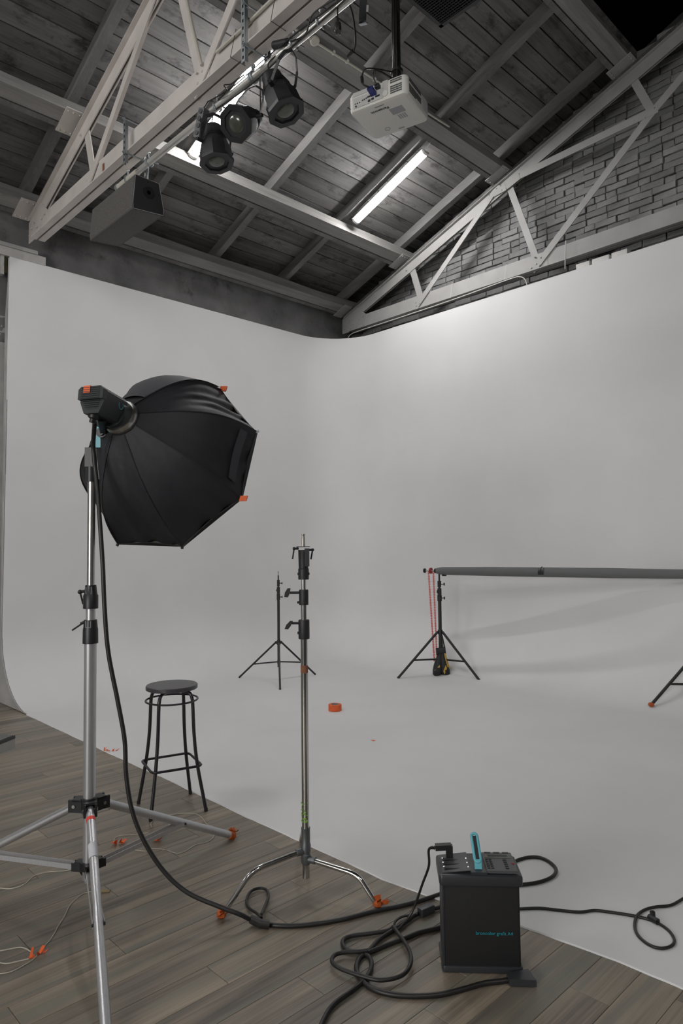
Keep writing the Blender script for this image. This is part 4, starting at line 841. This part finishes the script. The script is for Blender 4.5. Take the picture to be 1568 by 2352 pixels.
# ------------------------------------------------------------------ bar stool
stc = V((-3.851, 2.235, 0)); stl = thing('bar_stool', 'black tubular bar stool with a round seat on the edge of the cove', 'stool', stc)
zs = 0.752
ft_ = [V((-4.048, 2.116, .008)), V((-3.743, 2.034, .008)), V((-3.646, 2.35, .008)), V((-3.966, 2.438, .008))]; sr = .158
part('seat', MB().lathe(stc+zz*(zs-.026), zz, [(0, sr-.004), (.003, sr), (.022, sr), (.026, sr-.004)], 40), 'seat', stl)
tops = []
for f_ in ft_:
    h = V((f_.x-stc.x, f_.y-stc.y, 0)).normalized(); top = stc+h*.055+zz*(zs-.038)
    pts = [top, stc+h*.10+zz*(zs-.040), stc+h*.128+zz*(zs-.052), stc+h*.142+zz*(zs-.085), stc+h*.147+zz*(zs-.14), stc+h*.155+zz*(zs*.6), stc+h*.178+zz*(zs*.36), f_]
    tops.append(pts); lg = part('leg', MB().path(cr(pts, 6), .0105, 12), 'stool', stl); part('foot_cap', MB().tube(f_-zz*.006, f_+zz*.012, .0115, n=10), 'rubber', lg)
part('cross_support', MB().bar(tops[0][0], tops[2][0], .02, .012).bar(tops[1][0], tops[3][0], .02, .012), 'stool', stl)
part('upper_ring', MB().path([stc+V((.158*math.cos(R(a)), .158*math.sin(R(a)), zs-.093)) for a in range(0, 360, 10)], .006, 8, True), 'stool', stl)
zr = 0.271; cor = []
for k in range(4):
    f_ = ft_[k]; h = V((f_.x-stc.x, f_.y-stc.y, 0)).normalized(); cor.append(stc+h*.212+zz*zr)
pts = []
for k in range(4):
    a, b, c_ = cor[k-1], cor[k], cor[(k+1) % 4]; p1 = b+(a-b).normalized()*.04; p2 = b+(c_-b).normalized()*.04
    for t in (0, .25, .5, .75, 1): pts.append((p1*(1-t)**2+b*2*t*(1-t)+p2*t*t))
part('foot_rail', MB().path(pts, .0075, 10, True), 'stool', stl)

# ------------------------------------------------------------------ flash power pack
a0, b0 = V((-1.655, 2.102, 0)), V((-1.437, 2.302, 0)); ux = (b0-a0).normalized(); uy = V((-ux.y, ux.x, 0)); Wp = (b0-a0).length; Dp = .165; Hp = .345
ctr = a0+ux*Wp/2+uy*Dp/2; pk = thing('power_pack', 'black flash power pack with a turquoise handle on the cove edge', 'power pack', ctr)
part('case', MB().rbox(ctr+zz*(Hp/2+.012), (Wp-.008, Dp-.006, Hp-.01), .010, (ux, uy, zz)), 'pack', pk)
part('base_frame', MB().rbox(ctr+zz*.014, (Wp+.004, Dp+.006, .024), .012, (ux, uy, zz)), 'lid', pk); part('corner_strip', MB().rbox(a0+ux*.004+uy*.02+zz*(Hp/2), (.016, .04, Hp-.02), .006, (ux, uy, zz)), 'lid', pk)
lz = Hp; part('lid_rim', MB().rbox(ctr+zz*(lz-.006), (Wp+.016, Dp+.016, .040), .013, (ux, uy, zz)), 'lid', pk)
tz = lz+.014
part('left_panel', MB().ext([ctr+ux*u+uy*v_+zz*z_ for u, v_, z_ in ((-Wp/2+.006, -.07, tz), (-.036, -.075, tz+.012), (-.036, .077, tz+.012), (-Wp/2+.006, .077, tz))], zz*.003), 'packt', pk)
part('right_panel', MB().box(ctr+ux*.082+zz*(tz+.010), (.115, .155, .010), (ux, uy, zz)), 'packt', pk); part('handle_channel', MB().box(ctr-ux*.005+zz*(tz+.004), (.062, .160, .010), (ux, uy, zz)), 'lid', pk)
for k, v_ in enumerate((-.048, -.012, .024)):
    q = ctr-ux*.088+uy*v_+zz*(tz+.0075); sk_ = part('socket', MB().box(q, (.088, .013, .006), (ux, uy, zz)), 'black', pk)
    for e_ in (-1, 1): part('guide_pin', MB().sphere(q+ux*.046*e_+zz*.006, .0045, 8, 5), 'chrome', sk_)
    part('contacts', MB().box(q+zz*.0034, (.06, .005, .001), (ux, uy, zz)), 'packt', sk_)
part('display_frame', MB().box(ctr+ux*.082+uy*.045+zz*(tz+.0155), (.10, .038, .003), (ux, uy, zz)), 'proj2' if False else 'silver', pk); part('display', MB().box(ctr+ux*.082+uy*.045+zz*(tz+.0175), (.075, .011, .002), (ux, uy, zz)), 'dark_print', pk)
for k in range(3): part('top_key', MB().box(ctr+ux*(.047+k*.035)+uy*.07+zz*(tz+.017), (.024, .008, .003), (ux, uy, zz)), 'black', pk)
mb = MB()
for i_ in range(2):
    for j_ in range(5): mb.box(ctr+ux*(.035+i_*.014)+uy*(.012-j_*.017)+zz*(tz+.0165), (.009, .010, .004), (ux, uy, zz))
for j_ in range(5): mb.box(ctr+ux*.104+uy*(.012-j_*.017)+zz*(tz+.0165), (.012, .011, .004), (ux, uy, zz))
stuff(part('keypad', mb, 'black', pk)); part('red_mark', MB().tube(ctr+ux*.13-uy*.02+zz*(tz+.015), ctr+ux*.13-uy*.02+zz*(tz+.018), .005, n=10), 'redk', pk)
q0 = ctr-ux*.005-uy*.052+zz*(tz+.008); q1 = q0+zz*.032+uy*.012; q2 = ctr-ux*.008+uy*.028+zz*(tz+.098)
hn = part('handle', MB().bar(q0, q1+uy*.0, .026, .012, side=ux), 'cyan', pk, label='turquoise carry handle')
dd = (q2-q1).normalized(); nn = ux.cross(dd).normalized()
loop = []
for a_ in range(0, 181, 30): loop.append(q2+ux*(.011*math.cos(R(a_)))+dd*(.011*math.sin(R(a_))))
for a_ in range(180, 361, 30): loop.append(q1+ux*(.011*math.cos(R(a_)))+dd*(.011*math.sin(R(a_))))
part('grip_frame', MB().path(loop, .0058, 8, True), 'cyan', hn); part('grip_inlay', MB().bar(q1, q2, .016, .006, side=ux), 'lid', hn)
text('maker_lettering', 'broncolor', .0178, a0+ux*(Wp*.42)-uy*.0015+zz*.142, ux, zz, 'letter', pk); text('model_lettering', 'grafit A4', .0172, a0+ux*(Wp*.42+.078)-uy*.0015+zz*.142, ux, zz, 'letter', pk)
# plug on the pack and its thin sync cord
sc = thing('angled_plug_cord', 'thin black cord rising to an angled plug on the left of the power pack', 'cable', ctr-ux*.10)
q = ctr-ux*.105+uy*.045+zz*(tz+.01); part('plug_block', MB().box(q+zz*.022, (.026, .028, .046), (ux, uy, zz)).bar(q+zz*.040+ux*.008, q+zz*.036-ux*.055, .026, .020, side=uy), 'black', sc)
qe = q+zz*.034-ux*.055
for k in range(3): part('strain_ring', MB().tube(qe-ux*(.002+k*.006), qe-ux*(.005+k*.006), .0085-.0008*k, n=8), 'black', sc)
part('cord', MB().path(cr([qe, qe-ux*.025-zz*.008, (-1.844,2.262,0.280), (-1.899,2.285,0.180), (-1.941,2.276,0.070), (-1.957,2.237,0.020), (-1.952,2.170,0.012), (-1.984,2.201,0.020), (-2.005,2.258,0.012), (-1.994,2.294,0.012), (-1.966,2.328,0.015)], 7), .0052, 8), 'cable', sc)

# ------------------------------------------------------------------ cables
def fcable(name, pts, r, label, cat='cable', k=6, mt='cable'):
    t = thing(name, label, cat, pts[0]); part('cord', MB().path(cr(pts, k), r, 10), mt, t, ang=60); return t
g0 = hp_(-.012, -.045, .05)-hu*.03
lc = [tuple(g0), (-2.869,1.286,2.142), (-2.954,1.319,2.069), (-2.963,1.329,1.992), (-2.951,1.335,1.894), (-2.910,1.332,1.717), (-2.881,1.333,1.526), (-2.864,1.335,1.338), (-2.851,1.347,1.151), (-2.823,1.377,0.946), (-2.800,1.398,0.780), (-2.792,1.402,0.634), (-2.772,1.419,0.488), (-2.734,1.454,0.362), (-2.672,1.512,0.237), (-2.597,1.582,0.149), (-2.495,1.677,0.092), (-2.439,1.737,0.060), (-2.412,1.806,0.012), (-2.328,1.857,0.010), (-2.252,1.937,0.010), (-2.177,2.068,0.010), (-2.120,2.223,0.010), (-2.052,2.377,0.010), (-2.008,2.539,0.010), (-1.987,2.576,0.020)]
hcab = fcable('head_cable', lc, .0095, 'thick black cable curving from the flash head down to the power pack')
part('knot_wrap', MB().path([(-2.429,1.792,0.022), (-2.370,1.797,0.024), (-2.350,1.823,0.018)], .018, 10), 'cable', hcab)
part('cable_loop', MB().path(cr([(-2.398,1.819,0.030), (-2.455,1.839,0.020), (-2.530,1.852,0.012), (-2.590,1.882,0.012), (-2.640,1.941,0.012), (-2.638,1.989,0.012), (-2.600,2.003,0.012), (-2.544,1.970,0.012), (-2.486,1.905,0.014), (-2.420,1.836,0.030)], 6), .0065, 10), 'cable', hcab)
c = fcable('flat_plug_cable', [(-1.827,2.364,0.010),(-1.847,2.302,0.010),(-1.878,2.227,0.010),(-1.891,2.160,0.010),(-1.909,2.087,0.010),(-1.923,2.014,0.010),(-1.931,1.953,0.010),(-1.912,1.905,0.010),(-1.875,1.867,0.010),(-1.817,1.841,0.010),(-1.758,1.838,0.010),(-1.696,1.863,0.010),(-1.635,1.910,0.010),(-1.575,1.981,0.010),(-1.537,2.058,0.010),(-1.502,2.142,0.010),(-1.464,2.197,0.010),(-1.444,2.228,0.010)], .0095, 'thick black cable ending in a flat plug in front of the power pack')
q, q2_ = V((-1.448,2.218,0.016)), V((-1.389,2.287,0.016)); d_ = (q2_-q).normalized(); s_ = V((-d_.y, d_.x, 0)); part('flat_plug', MB().ext([q+s_*.018-zz*.012, q2_+s_*.034-d_*.004-zz*.012, q2_-s_*.034+d_*.004-zz*.012, q-s_*.020-zz*.012], zz*.024), 'lid', c)
part('plug_mouth', MB().box(q2_+d_*.001-zz*.0, (.004, .052, .012), (d_, s_, zz)), 'void', c)
c = fcable('coupler_cable', [(-1.925,2.478,0.012),(-1.940,2.436,0.012),(-1.956,2.395,0.012),(-1.972,2.325,0.012),(-1.967,2.248,0.012),(-1.962,2.160,0.012),(-1.958,2.076,0.012),(-1.937,2.004,0.012),(-1.930,1.962,0.012)], .0085, 'black cable with a grey inline coupler left of the power pack')
part('inline_coupler', MB().rbox(V((-1.958,2.377,0.018)), (.075, .036, .034), .006, ((V((-1.969,2.467,0.000))-V((-1.989,2.346,0.000))).normalized(), V((-(V((-1.969,2.467,0.000))-V((-1.989,2.346,0.000))).normalized().y, (V((-1.969,2.467,0.000))-V((-1.989,2.346,0.000))).normalized().x, 0)), zz)), 'lid', c)
fcable('looped_cable', [(-1.978,2.192,0.011),(-1.979,2.146,0.011),(-2.014,2.084,0.011),(-2.053,2.023,0.011),(-2.061,1.980,0.011),(-2.036,1.949,0.011),(-1.993,1.938,0.011),(-1.954,1.960,0.011),(-1.912,1.966,0.011),(-1.872,1.943,0.011),(-1.840,1.899,0.011),(-1.820,1.846,0.011),(-1.811,1.792,0.011),(-1.808,1.735,0.011),(-1.804,1.684,0.011),(-1.788,1.636,0.011),(-1.760,1.583,0.011),(-1.736,1.541,0.011)], .0085, 'black cable looping on the wood floor and leaving at the bottom edge')
fcable('coiled_cable', [(-1.969,2.176,0.021),(-1.917,2.150,0.021),(-1.858,2.122,0.021),(-1.796,2.081,0.021),(-1.754,2.033,0.021),(-1.731,1.974,0.021),(-1.739,1.923,0.021),(-1.771,1.876,0.021),(-1.825,1.851,0.021),(-1.885,1.832,0.021),(-1.934,1.823,0.021),(-1.975,1.832,0.021),(-1.996,1.866,0.021),(-1.984,1.906,0.021),(-1.950,1.944,0.021),(-1.926,1.980,0.021)], .0080, 'black cable coiled left of the power pack, its big loop nearest the pack')
lp = fcable('pack_loop_cable', [(-1.940,3.009,0.014),(-1.934,3.081,0.014),(-1.911,3.145,0.014),(-1.869,3.179,0.014),(-1.811,3.169,0.014),(-1.752,3.123,0.014),(-1.726,3.050,0.014),(-1.737,2.967,0.014),(-1.767,2.902,0.014),(-1.816,2.831,0.014)], .0085, 'black cable loop on the white floor right behind the power pack')
mc = fcable('mains_cable', [(-1.698,2.661,0.012),(-1.673,2.691,0.012),(-1.622,2.747,0.012),(-1.561,2.787,0.012),(-1.486,2.837,0.012),(-1.446,2.896,0.012),(-1.393,2.929,0.012),(-1.331,2.961,0.012),(-1.268,2.985,0.012),(-1.214,2.986,0.012),(-1.161,2.961,0.012),(-1.120,2.910,0.012),(-1.111,2.859,0.012),(-1.133,2.812,0.012),(-1.176,2.803,0.012),(-1.231,2.834,0.012),(-1.271,2.893,0.012),(-1.298,2.979,0.012),(-1.295,3.051,0.012),(-1.271,3.110,0.012),(-1.230,3.171,0.012),(-1.213,3.266,0.012),(-1.196,3.387,0.012)], .0062, 'thin black mains cable looping across the white floor at the right edge')
part('cable_tie_wrap', MB().tube((-1.237,2.995,0.018), (-1.247,3.016,0.035), .011, n=10).tube((-1.254,2.997,0.018), (-1.213,2.985,0.018), .013, n=10), 'black', mc)

# ------------------------------------------------------------------ tape, scraps and twine
tc0 = V((-4.918, 4.637, .006)); tr = thing('tape_roll', 'roll of orange tape lying on the white cove floor', 'tape', tc0)
part('tape', MB().lathe(tc0, zz, [(0, .062), (0.002, .064), (.058, .064), (.060, .062), (.060, .040), (0, .040)], 36, cap=False), 'orange', tr); part('core', MB().lathe(tc0, zz, [(0.001, .040), (.061, .040), (.061, .036), (.001, .036), (.001, .040)], 30, cap=False), 'grey_print', tr)
q = V((-3.932,4.135,0.008)); sq = part('tape_scrap', MB().ext([q+rr_*.022, q+V((-.719, .695, 0))*.02, q-rr_*.02+V((-.719, .695, 0))*.012, q-V((-.719, .695, 0))*.016], zz*.001), 'orange', org=q); tag(sq, 'tiny flat scrap of orange tape on the white cove floor', 'scrap')
def scrap(p, s_, seed, label, stretch=None):
    rnd = random.Random(seed); p = V(p); mb = MB()
    for j_ in range(7):
        a_ = rnd.uniform(0, 6.28); d2 = V((math.cos(a_), math.sin(a_), rnd.uniform(.2, 1.2))); off = (stretch or V((0, 0, 0)))*(j_/6-.5); e2 = V((-d2.y, d2.x, rnd.uniform(-.2, .5)))
        mb.ext([p+off, p+off+d2*s_*rnd.uniform(.5, 1), p+off+d2*s_*.8+e2*s_*rnd.uniform(.2, .5), p+off+e2*s_*.4], V((0, 0, .0012)))
    lowest = min(v_.z for v_ in mb.v)
    for v_ in mb.v: v_.z += p.z-lowest
    o = part('tape_scrap', mb, 'orange', org=p); return tag(o, label, 'scrap')
scrap((-5.235,2.489,0.007), .035, 1, 'crumpled orange tape strip on the cove edge right of the light stand', rr_*.10)
scrap((-3.585,1.757,0.001), .035, 2, 'crumpled orange tape on the wood floor just right of the light stand column', rr_*.05)
scrap((-3.472,1.921,0.001), .032, 3, 'crumpled orange tape on the wood floor below the bar stool', rr_*.03)
pk_ = scrap((-2.846,1.059,0.001), .028, 4, 'faded orange tape scrap tied with twine at the lower left', (rr_*.8+V((-.5, .5, 0))).normalized()*.06)
def twine(pts, label, r=.0024):
    pts = cr(pts, 6); t = thing('twine', label, 'twine', pts[0]); part('strand', MB().path(pts, r, 5), 'twine', t); return t
twine([(-3.559,1.107,0.002),(-3.529,1.137,0.002),(-3.487,1.172,0.002),(-3.483,1.229,0.002),(-3.538,1.296,0.002),(-3.531,1.360,0.002),(-3.482,1.427,0.002),(-3.479,1.470,0.002)], 'pale twine crossing the left edge of the wood floor below the stand hub')
tw = twine([(-3.153,1.469,0.002),(-3.196,1.409,0.002),(-3.178,1.360,0.002),(-3.135,1.306,0.002),(-3.060,1.252,0.002),(-3.008,1.207,0.002),(-2.931,1.146,0.002),(-2.897,1.107,0.002),(-2.840,1.047,0.002),(-2.823,1.005,0.002),(-2.814,0.949,0.002),(-2.838,0.903,0.002)], 'pale twine running from the knotted end down to the tied tape scrap')
part('knotted_end', MB().tube((-3.150,1.459,0.006), (-3.125,1.490,0.006), .007, n=8), 'wax', tw)
twine([(-2.994,0.951,0.002),(-2.975,0.994,0.002),(-2.953,1.034,0.002),(-2.903,1.050,0.002),(-2.863,1.049,0.002)], 'pale twine arching into the tied tape scrap from the left edge'); twine([(-2.923,0.929,0.002),(-2.881,0.955,0.002),(-2.865,0.990,0.002),(-2.851,1.028,0.002)], 'short pale twine running left from the tied tape scrap')
twine([(-3.660,1.995,0.002),(-3.719,2.024,0.002),(-3.765,2.086,0.002),(-3.745,2.161,0.002),(-3.712,2.231,0.002),(-3.644,2.279,0.002),(-3.558,2.270,0.002),(-3.469,2.242,0.002),(-3.405,2.244,0.002),(-3.310,2.188,0.002),(-3.263,2.123,0.002),(-3.276,2.049,0.002),(-3.249,1.965,0.002),(-3.259,1.919,0.002),(-3.337,1.900,0.002),(-3.401,1.859,0.002),(-3.397,1.819,0.002),(-3.462,1.778,0.002)], 'pale twine curling around the light stand foot below the bar stool')
twine([(-3.610,1.744,0.002),(-3.670,1.778,0.002),(-3.675,1.822,0.002),(-3.642,1.870,0.002),(-3.602,1.942,0.002)], 'short pale twine tied to the tape scrap beside the stand column')

# ------------------------------------------------------------------ desk corner at the left edge
dk = V((-3.352,1.137,0.750)); d1 = V((.62, .785, 0)).normalized(); d1 = (dk-V((-3.296,1.053,0.750))).normalized(); d2 = V((-d1.y, d1.x, 0)); L1_, L2_ = .70, .6
cdk = dk-d1*L1_/2+d2*L2_/2
ds = thing('desk', 'black edged desk corner at the left edge of the view', 'desk', V((cdk.x, cdk.y, 0)))
part('desktop', MB().box(cdk-zz*.009, (L1_, L2_, .014), (d1, d2, zz)), 'deskt', ds); part('work_surface', MB().box(cdk-zz*.001, (L1_-.012, L2_-.012, .002), (d1, d2, zz)), 'desktop', ds); part('apron', MB().box(cdk-zz*.037, (L1_-.002, L2_-.002, .042), (d1, d2, zz)), 'deska', ds)
for a_, b_2 in ((-1, -1), (-1, 1)): part('leg', MB().box(V((cdk.x, cdk.y, .35))+d1*(L1_/2-.03)*a_+d2*(L2_/2-.03)*b_2, (.04, .04, .70), (d1, d2, zz)), 'deska', ds)
